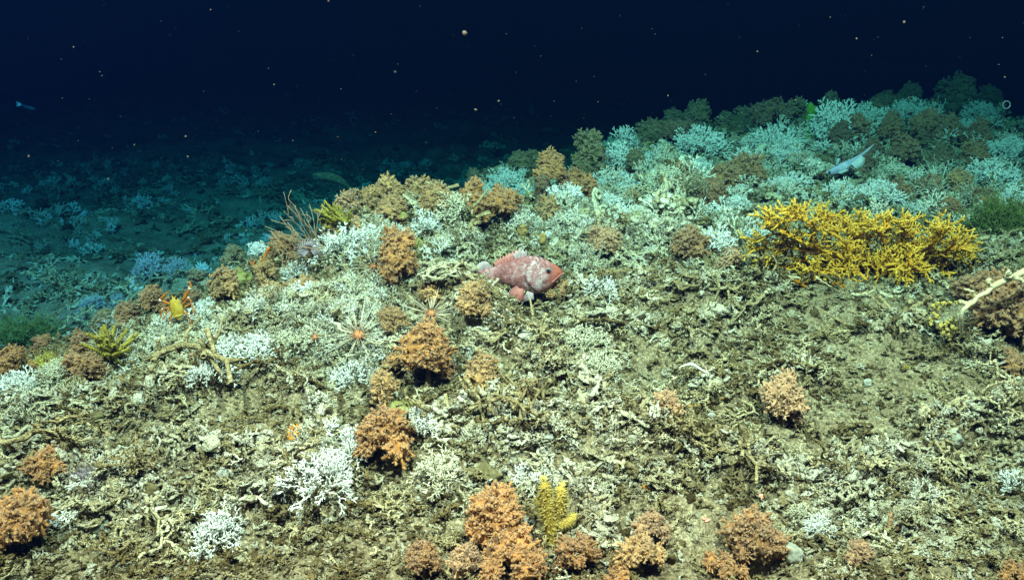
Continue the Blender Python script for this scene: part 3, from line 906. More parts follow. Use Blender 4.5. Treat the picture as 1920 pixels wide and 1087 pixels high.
def tangle_points(n, xr, yr, s0, s1):
    x = nr.uniform(*xr, n * 4); y = nr.uniform(*yr, n * 4)
    w = whiteness(x, y); rd, _ = ridge_field(x, y)
    keep = nr.uniform(0, 1.1, len(x)) < .22 + .7 * np.maximum(w, rd) + .4 * noise2(x * 3.1, y * 3.1, 31)
    x, y, w, rd = x[keep][:n], y[keep][:n], w[keep][:n], rd[keep][:n]; m = len(x)
    sc = nr.uniform(s0, s1, m)
    S = np.stack([sc, sc * nr.uniform(.7, 1.1, m), sc * nr.uniform(.6, 1.0, m)], 1)
    rot = np.stack([nr.normal(0, .3, m), nr.normal(0, .3, m), nr.uniform(0, 6.283, m)], 1)
    tint = .44 + .26 * w + .08 * rd + .13 * nr.normal(size=m)
    return np.stack([x, y, ground(x, y) + sc * nr.uniform(-.02, .16, m)], 1), rot, S, nr.integers(0, 6, m), np.clip(tint, .1, .85)
tp_ = [tangle_points(2600, (-2.5, 2.8), (1.6, 4.3), .07, .19), tangle_points(900, (-.5, 5.0), (4.2, 8), .12, .28), tangle_points(800, (-7, 1), (4, 12), .15, .4)]
scatter('dead_branch_tangle', LIBT, *[np.concatenate([s_[i] for s_ in tp_]) for i in range(5)], 'tangle of long interlocking dead coral branches over the slope')

# ---------------------------------------------------------------- larger dead branches one can pick out, as pieces of the seabed
big = []
def frag_big(seed):
    g = np.random.default_rng(seed); mb = MB()
    def grow(p, d, L, r, dep):
        m = 6
        s = np.linspace(0, 1, m)[:, None]
        q = p + d * L
        side = g.normal(size=3) * L * .14
        path = p + (q - p) * s + side * 1.6 * np.sin(s * math.pi) + g.normal(size=(m, 3)) * r * .55
        rr = r * np.linspace(1, .72, m) * (1 + .4 * g.uniform(-1, 1, m))
        tube(mb, path, rr, 8, (0, .4), wob=.26, rg=g)
        for k in range(6):
            i = g.integers(1, m); a = g.normal(size=3); a -= d * (a @ d) * .7; a /= np.linalg.norm(a)
            if g.uniform() < .6: hollow(mb, path[i] + a * rr[i] * .4, a, r * g.uniform(.5, .85), r * g.uniform(.9, 2.0), 6)
            else: blob(mb, path[i] + a * rr[i] * .7, r * g.uniform(.5, 1.0), 1, .4, 2, seed + k)
        if dep:
            for _ in range(2 + (g.uniform() < .35)):
                e = d + g.normal(size=3) * (.75, .75, .45); e /= np.linalg.norm(e)
                grow(q, e, L * g.uniform(.5, .85), r * .74, dep - 1)
    grow(np.array((-.45, 0, 0)), np.array((1., 0, .05)), .34, .030, 4)
    return mb
for k in range(9): big.append(frag_big(300 + k).mesh('coral_fragment', M_DEAD))
for k in range(4): big.append(frag_branch(340 + k, .032, 16, 7).mesh('coral_fragment', M_DEAD))
KEEP = np.array([hit(px, py)[:2] for px, py in [(672, 628), (808, 592), (920, 545), (1000, 550), (335, 600), (210, 680), (1040, 1000), (722, 860), (803, 720), (1130, 940), (557, 810), (1330, 715), (410, 1010), (1466, 790)]])
cnt = 0
tries = 0
while cnt < 285 and tries < 9000:
    tries += 1
    if cnt < 140:
        ax, ay, bx, by, w, h = rnd.choice(_RS)
        t = rnd.random(); ox, oy = rnd.gauss(0, w * .6), rnd.gauss(0, w * .5)
        x, y = ax + (bx - ax) * t + ox, ay + (by - ay) * t + oy
        yaw = math.atan2(by - ay, bx - ax) + rnd.gauss(0, .5)
        s = rnd.uniform(.28, .44) if cnt < 8 else rnd.uniform(.12, .26)
    else:
        y = rnd.uniform(1.95, 4.3); x = rnd.uniform(-1, 1) * (y * .62)
        w = float(whiteness(np.array([x]), np.array([y]))[0])
        if rnd.random() > .35 + .6 * w: continue
        yaw = rnd.uniform(0, 6.28); s = rnd.uniform(.08, .20)
    if y < 1.7 or abs(x) > y * .66: continue
    if np.min(np.hypot(KEEP[:, 0] - x, KEEP[:, 1] - y)) < .05 + .5 * s: continue
    w = float(whiteness(np.array([x]), np.array([y]))[0])
    z = gz(x, y)
    o = put('coral_fragment', big[rnd.randrange(len(big))], seabed, (x, y, z + s * rnd.uniform(.02, .22)), (rnd.gauss(0, .3), rnd.gauss(0, .22), yaw), (s, s * rnd.uniform(.7, 1), s * rnd.uniform(.6, .9)))
    o.color = (1, 1, 1, min(.6 if s > .27 else .72, max(.46 if s > .27 else .26, .32 + .34 * w + rnd.gauss(0, .15))))
    cnt += 1

# ================================================================== CORAL SHAPES
def lobe_mesh(seed):
    """bushy lobe: short stubby fingers crowded with pale polyps, unit radius, growing up"""
    g = np.random.default_rng(seed); mb = MB()
    v, f = ICO[2]
    mb.add(v * (.60 * (1 + .35 * noise3(v * 2 + seed, seed)))[:, None], f, .05)
    M = 70; i = np.arange(M) + .5
    zc = 1 - 1.6 * i / M; ph = i * 2.39996 + seed
    D = np.stack([np.sqrt(1 - zc ** 2) * np.cos(ph), np.sqrt(1 - zc ** 2) * np.sin(ph), zc], 1) + g.normal(size=(M, 3)) * .2
    D /= np.linalg.norm(D, axis=1)[:, None]
    rr = .78 + .42 * noise3(D * 1.7 + seed * 3.7, seed) + .13 * g.normal(size=M)
    rr = np.clip(rr, .5, 1.25)
    for d, r in zip(D, rr):
        u, w = _frame(d)
        a = d * .4; b_ = d * r + (u * g.normal() + w * g.normal()) * .13
        mid = (a + b_) / 2 + (u * g.normal() + w * g.normal()) * .08
        k = g.uniform(.7, 1.35)
        tube(mb, [a, mid, a + (b_ - a) * .82, b_, b_ + d * .05], np.array([.08, .065, .07, .085, .035]) * k, 5, (.1, .72), wob=.3, rg=g)
        for j in range(16):
            e = d * g.uniform(-.3, 1) + u * g.normal() + w * g.normal(); e /= np.linalg.norm(e)
            q = a + (b_ - a) * g.uniform(.45, 1.0)
            L = g.uniform(.12, .24)
            if j < 3: tube(mb, [q, q + e * L * .6, q + e * L], np.array([.03, .042, .02]) * k, 4, (.5, .95))
            else: cone(mb, q + e * .04, q + e * (L + g.uniform(0, .08)), .012, 3, (.72, 1.0))
    return mb
LOBE = [lobe_mesh(500 + k).mesh('lobe', M_BUSH) for k in range(8)]
STEM = []
for k in range(3):
    g = np.random.default_rng(540 + k); mb = MB()
    path = np.array([(0, 0, -.6), (.1 * g.normal(), .1 * g.normal(), -.2), (.1 * g.normal(), .1 * g.normal(), .15), (0, 0, .5)])
    tube(mb, path, [.34, .24, .2, .12], 8, wob=.3, rg=g)
    for j in range(5):
        a = g.uniform(0, 6.28); d = np.array((math.cos(a), math.sin(a), g.uniform(-.1, .8)))
        tube(mb, [path[1], path[1] + d * .3, path[1] + d * g.uniform(.4, .7)], [.12, .09, .05], 6, wob=.3, rg=g)
    STEM.append(mb.mesh('stem', M_DEAD))

def white_branch(seed, dense=1.0, n=5):
    """one branch of a white stony coral, unit height, zigzag twigs set with cups"""
    g = np.random.default_rng(seed); mb = MB()
    def grow(p, d, L, r, dep, tt):
        q = p + d * L
        mid = (p + q) / 2 + g.normal(size=3) * L * .10
        tube(mb, [p, mid, q], [r, r * .95, r * (.82 if dep else .45)], n, (tt, tt + .16), wob=.12, rg=g)
        u, w = _frame(d)
        for k in range(1 if dep else 2):
            a = g.uniform(0, 6.28); e = u * math.cos(a) + w * math.sin(a) + d * .55; e /= np.linalg.norm(e)
            s = p + (q - p) * g.uniform(.3, .9)
            tube(mb, [s, s + e * r * 1.9, s + e * r * 2.9], [r * .6, r * .55, r * .3], n, (tt + .2, min(1, tt + .5)))
        if dep:
            kids = 2 if g.uniform() < .72 * dense else 3
            for k in range(kids):
                a = g.uniform(0, 6.28) if k == 0 else a + math.pi * g.uniform(.7, 1.3)
                e = d + (u * math.cos(a) + w * math.sin(a)) * g.uniform(.45, .85) + np.array((0, 0, .12)); e /= np.linalg.norm(e)
                grow(q, e, L * g.uniform(.70, 1.0), r * .86, dep - 1, min(.85, tt + .17))
    grow(np.array((0., 0, 0)), np.array((g.normal() * .15, g.normal() * .15, 1.)), .22, .029, 5, 0.0)
    V = np.concatenate(mb.v); k = 1.0 / V[:, 2].max()
    mb.v = [v * k for v in mb.v]
    return mb
WB = [white_branch(600 + k) for k in range(6)]
WHITE = [w.mesh('branch', M_WHITE) for w in WB]
WHITE_I = [w.mesh('branch', M_WHITE_I) for w in WB]

# thickets of white coral too tangled to count, filling the crest and the far ridge
LIBW = library('thicket', WHITE_I)
def thicket(n, xr, yr, s0, s1, thr):
    x = nr.uniform(*xr, n * 6); y = nr.uniform(*yr, n * 6)
    w = whiteness(x, y) + .22 * noise2(x * 4, y * 4, 51)
    k = w > thr + nr.uniform(0, .35, len(x))
    x, y = x[k][:n], y[k][:n]; m = len(x)
    z = ground(x, y) - .01
    sc = nr.uniform(s0, s1, m)
    rot = np.stack([nr.normal(.35, .45, m), nr.normal(0, .5, m), nr.uniform(0, 6.28, m)], 1)
    return np.stack([x, y, z], 1), rot, np.stack([sc, sc, sc * nr.uniform(.7, 1.2, m)], 1), nr.integers(0, len(WB), m), np.clip(nr.normal(.42, .28, m), 0, 1)
ts = [thicket(1500, (-2.4, 1.8), (2.0, 3.3), .035, .09, .62), thicket(700, (-2.2, 1.8), (3.2, 4.4), .06, .13, .6), thicket(780, (-.3, 5.2), (3.9, 8.2), .09, .20, .12), thicket(60, (-2.1, -.1), (2.65, 3.5), .08, .14, .62)]
xx = nr.uniform(-7, 1, 1100); yy = nr.uniform(4.2, 13, 1100)
kk = (ground(xx, yy) < .35) & (noise2(xx * 1.3, yy * 1.3, 61) > .1)
xx, yy = xx[kk], yy[kk]; m = len(xx); sc = nr.uniform(.07, .2, m)
ts.append((np.stack([xx, yy, ground(xx, yy) - .02], 1), np.stack([nr.normal(0, .5, m), nr.normal(0, .5, m), nr.uniform(0, 6.28, m)], 1), np.stack([sc] * 3, 1), nr.integers(0, len(WB), m), nr.uniform(.1, .8, m)))
scatter('white_coral_thicket', LIBW, *[np.concatenate([s[i] for s in ts]) for i in range(5)], 'tangled white coral thicket covering the mound crest and far ridge')

PXM = lambda D: D / FPX / CP          # metres per photo pixel at distance D (about)
def place(px, py, h, D=None):
    """base point for a growth whose middle is seen at px,py with height h in pixels"""
    if D is None:
        b = hit(px, py + .38 * h)
        D = b[1]
        return b.copy(), D, 0.0
    b = P(px, py + .42 * h, D)
    g = gz(b[0], b[1])
    gap = b[2] - g
    if gap < -.02:
        b[2] = g - .02; gap = 0
    return b, D, max(0, gap)
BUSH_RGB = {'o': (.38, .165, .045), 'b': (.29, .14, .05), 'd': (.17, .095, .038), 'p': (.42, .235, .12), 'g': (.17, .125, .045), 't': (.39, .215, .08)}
def bushy(px, py, w, h, hue, label, D=None, name='bushy_coral', group=None):
    b, D, gap = place(px, py, h, D)
    k = PXM(D); W, H = w * k * 1.14, h * k * 1.16
    g = np.random.default_rng(int(px * 7 + py))
    root = thing(name, b, label, 'coral', group)
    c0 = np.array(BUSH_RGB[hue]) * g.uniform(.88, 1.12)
    ss = max(.04, .42 * H)
    o = put('stem', STEM[g.integers(3)], root, (0, 0, .12 * H - gap * .5), (0, 0, g.uniform(0, 6)), (ss * .45, ss * .45, ss * .9 + gap))
    o.color = (1, 1, 1, .5)
    n = int(np.clip(round(W * H / (.042 ** 2)), 5, 14))
    asp = W / H
    for i in range(n):
        # lobes fill a dome W wide, H tall
        t = (i + .5) / n
        a = i * 2.4 + g.uniform(0, .6)
        rr = math.sqrt(t) if n > 3 else .6
        lx = math.cos(a) * rr; ly = math.sin(a) * rr * .8
        hz = .20 + .54 * math.sqrt(max(0, 1 - rr * rr)) + g.uniform(-.06, .10)
        s = (.25 + .09 * g.uniform(-1, 1)) * min(W, H) * (1.15 if n < 7 else .95) * (1 + .25 * (max(asp, 1 / asp) - 1 > .4))
        loc = (lx * (W * .5 - s * .75), ly * (W * .42 - s * .4), hz * H)
        if g.uniform() < .12 and i > 2: continue          # gaps
        s *= g.uniform(.75, 1.25)
        tilt = Vector((lx * .9, ly * .7, .75)).to_track_quat('Z', 'Y').to_euler()
        o = put('lobe', LOBE[g.integers(len(LOBE))], root, loc, tilt, (s * g.uniform(.9, 1.15), s * g.uniform(.9, 1.15), s * g.uniform(.95, 1.3)))
        o.color = (*(c0 * g.uniform(.72, 1.2)), 1)
    return root
WHITE_RGB = {'k': (.42, .43, .44), 'w': (.9, .9, .88), 'c': (.76, .71, .55), 'p': (.9, .8, .86), 'y': (.8, .74, .5)}  # k: white coral darkened in colour to look dimly lit on the lower floor
def stony(px, py, w, h, hue, label, D=None, n=None, name='white_coral', fan=0.0):
    b, D, gap = place(px, py, h, D)
    k = PXM(D); W, H = w * k, h * k
    g = np.random.default_rng(int(px * 5 + py * 3))
    root = thing(name, b, label, 'coral')
    o = put('stem', STEM[g.integers(3)], root, (0, 0, -gap * .5), (0, 0, g.uniform(0, 6)), (.16 * H, .16 * H, .22 * H + gap))
    o.color = (1, 1, 1, .75)
    n = n or int(np.clip(round(5 + 40 * W * H / .04 * .25), 5, 13))
    for i in range(n):
        a = i * 2.4 + g.uniform(0, .7); rr = math.sqrt((i + .5) / n)
        dx, dy = math.cos(a) * rr, math.sin(a) * rr * (1 - fan)
        d = Vector((dx * W / H * .62, dy * .75 - .10, 1 - .45 * rr))
        L = H * g.uniform(.8, 1.05) * (1.0 if rr < .5 else .9) * max(.7, min(1.25, d.length))
        o = put('branch', WHITE[g.integers(len(WHITE))], root, (dx * W * .12, dy * W * .10, .02 * H), d.to_track_quat('Z', 'Y').to_euler(), (L * g.uniform(.8, 1.05), L * g.uniform(.8, 1.05), L))
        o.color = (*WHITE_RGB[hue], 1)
    return root

# blocks of dead coral framework, pieces of the seabed: knobby struts with holes between
def frame_mass(seed):
    g = np.random.default_rng(seed); mb = MB()
    K = 40
    pts = g.uniform(-.5, .5, (K, 3)) * (1, .8, .7)
    pts = pts[np.linalg.norm(pts / (.5, .42, .36), axis=1) < 1.15]
    for i, p in enumerate(pts):
        d = np.linalg.norm(pts - p, axis=1); nb = np.argsort(d)[1:4]
        for j in nb:
            if j < i and i in np.argsort(np.linalg.norm(pts - pts[j], axis=1))[1:4]: continue
            q = pts[j]; r = g.uniform(.020, .038)
            mid = (p + q) / 2 + g.normal(size=3) * .035
            tube(mb, [p, (p + mid) / 2 + g.normal(size=3) * .012, mid, (q + mid) / 2 + g.normal(size=3) * .012, q], r * g.uniform(.8, 1.3, 5), 6, wob=.3, rg=g)
            for k in range(2):
                e = g.normal(size=3); e /= np.linalg.norm(e)
                s = p + (q - p) * g.uniform(.1, .9)
                if g.uniform() < .5: hollow(mb, s + e * r * .5, e, r * g.uniform(.6, .9), r * g.uniform(.8, 1.8), 6)
                else: tube(mb, [s, s + e * r * 1.6, s + e * r * 2.3 + g.normal(size=3) * .01], [r * .7, r * .6, r * .35], 5, wob=.25, rg=g)
        blob(mb, p, g.uniform(.022, .036), 1, .4, 2.2, seed + i)
    return mb
MASS = [frame_mass(380 + k).mesh('coral_block', M_DEAD) for k in range(5)]
for px, py, w, h, al in [
    (840, 505, 110, 50, .86), (875, 470, 50, 60, .86), (620, 540, 80, 60, .8), (590, 560, 50, 70, .72), (690, 570, 80, 60, .78), (450, 640, 90, 50, .8), (530, 640, 90, 60, .82), (620, 610, 90, 60, .8), (660, 660, 60, 50, .82),
    (770, 600, 60, 60, .8), (850, 620, 70, 60, .75), (920, 640, 90, 60, .78), (960, 690, 90, 50, .72), (1030, 740, 80, 60, .66), (1090, 790, 70, 50, .6), (1050, 470, 60, 50, .75), (1140, 480, 90, 50, .8), (1200, 480, 90, 60, .82),
    (1250, 420, 70, 80, .85), (1260, 360, 60, 90, .86), (1320, 450, 80, 50, .74), (1090, 410, 90, 60, .78), (1040, 560, 70, 40, .6), (1180, 545, 80, 40, .5), (1270, 530, 80, 50, .6), (300, 670, 80, 50, .85), (350, 640, 60, 50, .8),
    (120, 760, 110, 60, .8), (40, 800, 110, 60, .75), (220, 740, 80, 50, .7), (180, 790, 70, 40, .6), (1000, 860, 110, 60, .78), (1130, 855, 110, 60, .8), (1240, 890, 90, 60, .66), (1300, 900, 70, 50, .55), (1110, 960, 60, 80, .72),
    (1560, 920, 90, 70, .84), (1650, 925, 90, 70, .88), (1700, 960, 70, 60, .76), (1800, 860, 110, 50, .7), (1890, 830, 90, 70, .72), (1880, 740, 70, 60, .6), (200, 940, 120, 60, .76), (110, 935, 110, 50, .82), (310, 955, 90, 50, .66),
    (560, 780, 60, 60, .72), (600, 800, 60, 90, .7), (560, 950, 60, 60, .6), (510, 950, 70, 60, .5), (870, 850, 70, 40, .6), (1480, 560, 80, 40, .5), (1250, 590, 120, 40, .48), (1120, 600, 110, 40, .5), (1390, 575, 100, 40, .5),
    (1640, 580, 80, 40, .42), (1720, 660, 80, 40, .42), (1850, 700, 70, 50, .5), (1290, 660, 90, 40, .5), (1170, 760, 70, 40, .46), (1400, 900, 90, 50, .45), (1500, 860, 80, 40, .4), (1780, 960, 100, 50, .5), (1560, 1010, 80, 60, .6), (1700, 1050, 90, 50, .5),
    (330, 760, 80, 40, .5), (70, 860, 70, 50, .6), (1370, 690, 90, 36, .4), (960, 940, 60, 40, .5), (1880, 960, 90, 60, .55), (1330, 820, 90, 40, .42), (1600, 800, 90, 36, .4), (1880, 480, 70, 50, .66), (690, 520, 60, 60, .6)]:
    b = hit(px, py + .3 * h); k = PXM(b[1])
    g = np.random.default_rng(px + py)
    o = put('coral_block', MASS[g.integers(len(MASS))], seabed, (b[0], b[1], b[2] + .18 * h * k), (g.normal() * .2, g.normal() * .2, g.uniform(-.5, .5) + (math.pi if g.uniform() < .5 else 0)), (w * k * 1.05, w * k * .8, h * k * 1.15))
    o.color = (1, 1, 1, float(np.clip(al * .86 + g.normal() * .05, 0, 1)))

for px, py, w, h, D, al in FRONT_BLOCKS:
    b = P(px, py + .1 * h, D); k = PXM(D); g = np.random.default_rng(px)
    o = put('coral_block', MASS[g.integers(len(MASS))], seabed, tuple(b), (0, 0, g.uniform(-.4, .4)), (w * k * 1.15, w * k * .6, h * k * 1.2))
    o.color = (1, 1, 1, al * .86)

# ================================================================== CORALS IN THEIR PLACES
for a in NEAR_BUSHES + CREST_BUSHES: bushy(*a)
for a in NEAR_STONY + CREST_STONY: stony(*a)

# ================================================================== OTHER GROWTHS
M_YELLOW = plain('yellow_gorgonian', [(.1, (.50, .18, .010)), (.4, (.58, .27, .016)), (.75, (.62, .335, .028)), (1.0, (.68, .45, .08))], 25, .65, .25, .002, True)
M_CRINOID = plain('olive_feather_star', [(.1, (.18, .12, .014)), (.5, (.30, .22, .03)), (.9, (.38, .31, .06))], 30, .7, .2, 0, True)
M_LIME = plain('lime_feather_star', [(.1, (.17, .12, .014)), (.5, (.26, .20, .026)), (.9, (.33, .27, .055))], 30, .7, .2, 0, True)
M_FINGER = plain('finger_coral', [(.1, (.26, .17, .02)), (.5, (.40, .29, .06)), (1.0, (.56, .47, .19))], 30, .75, .2, 0, True)
M_SPONGE = plain('green_sponge', [(.3, (.19, .17, .05)), (.55, (.28, .25, .085)), (.8, (.36, .33, .14))], 35, .85, .15, .004)
M_GREEN = plain('bright_green_sponge', [(.3, (.10, .22, .02)), (.7, (.16, .32, .04))], 30, .85, .15, .004)
M_GREY = plain('grey_sponge', [(.3, (.20, .20, .15)), (.55, (.36, .36, .30)), (.8, (.5, .5, .43))], 35, .85, .15, .004)
M_STONE = plain('olive_stone', [(.3, (.08, .06, .028)), (.55, (.16, .13, .06)), (.8, (.32, .28, .17))], 60, .9, .1, .008)
M_TAN = plain('peach_sponge', [(.3, (.26, .14, .065)), (.7, (.38, .23, .12))], 40, .85, .15, .003)
M_ORANGE = plain('orange_crust', [(.3, (.75, .22, .012)), (.7, (.9, .40, .02))], 40, .6, .3, .003)
M_PINK = plain('pink_crust', [(.3, (.8, .25, .18)), (.7, (.9, .45, .36))], 40, .6, .3, .002)
M_HYDROID = plain('green_hydroid', [(.1, (.04, .06, .012)), (.6, (.09, .12, .03)), (1, (.14, .17, .05))], 20, .8, .1, 0, True)
M_FUZZ = plain('yellow_fuzz', [(.1, (.42, .32, .03)), (.8, (.62, .52, .09))], 20, .8, .1, 0, True)
M_WIRE = plain('wiry_coral', [(.1, (.22, .11, .055)), (.6, (.42, .25, .15)), (1, (.55, .38, .25))], 20, .7, .2, 0, True)
M_LILAC = plain('lilac_star', [(.2, (.24, .18, .22)), (.8, (.38, .31, .37))], 25, .7, .2, 0)
M_BARE = plain('bare_branch', [(.3, (.36, .27, .14)), (.5, (.52, .43, .27)), (.75, (.66, .6, .46))], 22, .8, .15, .004)
M_STICK = plain('brown_stick', [(.3, (.22, .13, .04)), (.7, (.45, .3, .11))], 22, .85, .15, .004)
M_SPINE = plain('urchin_spine', [(.2, (.55, .36, .24)), (.55, (.76, .68, .54)), (1, (.82, .8, .72))], 10, .5, .4, 0, True)
M_TEST = plain('urchin_test', [(.3, (.42, .13, .05)), (.6, (.58, .24, .11)), (.8, (.68, .38, .22))], 70, .7, .2, .003)

def local(pts, o):
    return np.asarray(pts, float) - np.asarray(o)
def curve(pts, m=10):
    """smooth path through a few points"""
    p = np.asarray(pts, float)
    if len(p) == 2: return p[0] + (p[1] - p[0]) * np.linspace(0, 1, m)[:, None]
    q = np.vstack([2 * p[0] - p[1], p, 2 * p[-1] - p[-2]])
    out = []
    seg = len(p) - 1
    for t in np.linspace(0, seg - 1e-6, m):
        i = int(t); f = t - i
        a, b, c, d = q[i], q[i + 1], q[i + 2], q[i + 3]
        out.append(.5 * ((2 * b) + (-a + c) * f + (2 * a - 5 * b + 4 * c - d) * f * f + (-a + 3 * b - 3 * c + d) * f ** 3))
    return np.array(out)

# ---- the big yellow fan
def yellow_fan():
    D = 3.54; k = PXM(D)
    b = P(1640, 522, D); b[2] = max(b[2], gz(b[0], b[1]) - .01)
    root = thing('yellow_gorgonian', b, 'large yellow branching gorgonian fan spreading low across the right slope', 'coral')
    g = np.random.default_rng(77)
    tw = []
    for j in range(7):          # twig shapes shared by all branches
        mb = MB()
        def grow(p, d, L, r, dep):
            q = p + d * L
            mid = (p + q) / 2 + g.normal(size=3) * L * .1
            tube(mb, [p, (p + mid) / 2 + g.normal(size=3) * L * .03, mid, q], np.array([r, r * 1.12, r * .92, r * .9]), 5, (.25 + .2 * (2 - dep), .5 + .2 * (2 - dep)), wob=.25, rg=g)
            u, w = _frame(d)
            for _ in range(7):
                a = g.uniform(0, 6.28); e = u * math.cos(a) + w * math.sin(a) + d * .4
                s = p + (q - p) * g.uniform(0, 1)
                tube(mb, [s + e * r * .6, s + e * r * 1.5, s + e * r * 2.0], [r * .42, r * .45, r * .2], 4, (.55, 1.0))
            if dep:
                for s_ in (-1, 1):
                    e = d + (u * s_ * g.uniform(.5, .95) + w * g.normal() * .35); e /= np.linalg.norm(e)
                    grow(p + (q - p) * g.uniform(.55, 1), e, L * g.uniform(.6, .9), r * .9, dep - 1)
        grow(np.zeros(3), np.array((0, 0, 1.)), .46, .038, 2)
        tw.append(mb.mesh('twig', M_YELLOW))
    mains = [[(1640, 520), (1560, 500), (1480, 480), (1425, 455)], [(1640, 520), (1570, 480), (1500, 440), (1452, 418)], [(1640, 520), (1590, 460), (1540, 420), (1500, 400)],
             [(1640, 520), (1600, 450), (1570, 415), (1548, 398)], [(1640, 520), (1630, 460), (1610, 430), (1600, 415)], [(1640, 520), (1655, 460), (1655, 430), (1650, 420)],
             [(1640, 520), (1680, 470), (1700, 440), (1705, 425)], [(1640, 520), (1710, 480), (1745, 450), (1765, 430)], [(1640, 520), (1720, 495), (1772, 470), (1796, 457)],
             [(1640, 520), (1720, 505), (1780, 495), (1806, 486)], [(1640, 520), (1560, 512), (1490, 506), (1440, 497)], [(1640, 520), (1690, 515), (1730, 515), (1760, 512)],
             [(1640, 520), (1600, 500), (1560, 505), (1530, 512)], [(1640, 520), (1665, 500), (1690, 500), (1715, 497)], [(1640, 520), (1590, 485), (1530, 465), (1480, 455)], [(1640, 520), (1690, 485), (1730, 470), (1760, 468)]]
    mains = [[(x, y if j < 2 else y + (10 if y < 470 else 2)) for j, (x, y) in enumerate(pl)] for pl in mains]
    for i, pl in enumerate(mains):
        dy = g.uniform(-.16, .10)
        pts = []
        for j, (x, y) in enumerate(pl):
            pts.append(P(x, y, D + dy * j / 3) - b)
        pts[0] = np.array((((pl[-1][0] - 1640) * .22 + g.normal() * 8) * k, g.normal() * .03, -.01))
        path = curve(pts, 12)
        path[1:-1] += g.normal(size=(10, 3)) * .006
        mb = MB()
        tube(mb, path, np.linspace(.0072, .005, 12), 7, (.45, .75), wob=.2, rg=g)
        br = mb.obj('branch', M_YELLOW, root)
        for j in range(1, 12):
            for s_ in (-1, 1, 0, .5):
                if s_ == 0 and j % 2: continue
                d = path[min(j + 1, 11)] - path[j - 1]; d /= np.linalg.norm(d)
                e = np.array((d[0] * .6 + g.normal() * .5 + s_ * .45 * -d[2], g.normal() * .35 + (.3 if g.uniform() < .3 else -.15), d[2] * .5 + s_ * .5 * abs(d[0]) + .42 + g.normal() * .25))
                if pl[-1][1] > 490 and g.uniform() < .5: e[2] -= .7
                s = (g.uniform(22, 44) + (22 * g.uniform() if j > 8 else 0)) * k
                put('twig', tw[g.integers(7)], br, path[j] + g.normal(size=3) * .006, Vector(e).to_track_quat('Z', 'Y').to_euler(), (s * 1.0, s * 1.0, s))
    for pl in ([(1560, 530), (1590, 540), (1620, 555)], [(1610, 545), (1650, 545), (1690, 552), (1730, 562)], [(1480, 520), (1505, 535), (1520, 548)]):   # drooping lower sprays
        pts = [P(x, y, 3.45 + .02 * j) - b for j, (x, y) in enumerate(pl)]
        mb = MB(); path = curve(pts, 8)
        tube(mb, path, np.linspace(.009, .005, 8), 6, (0, .5), wob=.2, rg=g)
        br = mb.obj('branch', M_YELLOW, root)
        for j in range(1, 8):
            e = np.array((g.normal(), g.normal() * .4, .3 + g.normal() * .5)); s = g.uniform(12, 22) * k
            put('twig', tw[g.integers(7)], br, path[j], Vector(e).to_track_quat('Z', 'Y').to_euler(), s)
yellow_fan()

def branchy(name, label, cat, lines, mat, D0, n=7, part='branch', lift=0.0, dv=0.0):
    """bare sticks: each (pixel polyline, radius px start, end) is one part"""
    b = P(*lines[0][0][0][:2], D0)
    root = thing(name, b, label, cat)
    g = np.random.default_rng(int(abs(b[0]) * 1000) + 3)
    for pl, r0, r1 in lines:
        mb = MB(); pts = []
        for j, q in enumerate(pl):
            D = q[2] if len(q) > 2 else D0 + dv * j
            p = P(q[0], q[1], D)
            p[2] = max(p[2], gz(p[0], p[1]) + .003 + lift)
            pts.append(p - b)
        path = curve(pts, 4 + 3 * len(pl)); m = len(path)
        path[1:-1] += g.normal(size=(m - 2, 3)) * .0018
        kk = PXM(D0)
        tube(mb, path, np.linspace(r0, r1, m) * kk * (1 + .16 * g.uniform(-1, 1, m)), n, (0, 1), wob=.14, rg=g)
        mb.obj(part, mat, root)
    return root
branchy('bare_branch', 'thick pale bare branch reaching in from the right edge', 'branch', [
    ([(1975, 488, 2.9), (1905, 515, 2.88), (1852, 545, 2.86), (1826, 566, 2.85), (1806, 582, 2.84), (1801, 606, 2.86), (1803, 628, 2.9), (1794, 640, 2.95)], 6.5, 2.4),
    ([(1862, 541, 2.86), (1852, 528, 2.86), (1857, 524, 2.86)], 5, 3), ([(1893, 520, 2.86), (1888, 508, 2.86)], 7, 5), ([(1826, 566, 2.86), (1812, 568, 2.86), (1798, 566, 2.86)], 5, 4), ([(1832, 560, 2.86), (1822, 546, 2.86), (1808, 542, 2.86)], 4, 1.5),
    ([(1905, 520, 2.86), (1918, 528, 2.86)], 5, 4)], M_BARE, 2.9)
branchy('bare_twig', 'bare white branching twig under the middle of the yellow fan', 'twig', [
    ([(1650, 548), (1668, 560), (1686, 580), (1690, 592)], 3.5, 2), ([(1655, 550), (1680, 556), (1698, 562)], 3, 1.2), ([(1668, 560), (1690, 566), (1708, 570)], 2.5, 1.2), ([(1640, 545), (1615, 552), (1595, 562)], 2.5, 1.2),
    ([(1600, 556), (1610, 575), (1594, 590), (1590, 606)], 2.5, 1.5), ([(1622, 560), (1630, 585), (1620, 602)], 2.5, 1.5)], M_BARE, 3.36, lift=.01)
branchy('bare_twig', 'bare white twig under the left end of the yellow fan', 'twig', [
    ([(1500, 522), (1468, 516), (1430, 512), (1416, 520)], 2.6, 1.2), ([(1468, 516), (1450, 528), (1440, 536)], 2, 1), ([(1490, 520), (1475, 530), (1472, 540)], 2, 1), ([(1530, 520), (1545, 530), (1560, 538)], 2.2, 1)], M_BARE, 3.42, lift=.01)
branchy('brown_stick', 'thin brown stick lying on rubble below the pinkish long armed lobster', 'stick', [([(1278, 766), (1310, 760), (1340, 762), (1366, 764)], 4.5, 3.5)], M_STICK, 2.74, lift=.008)
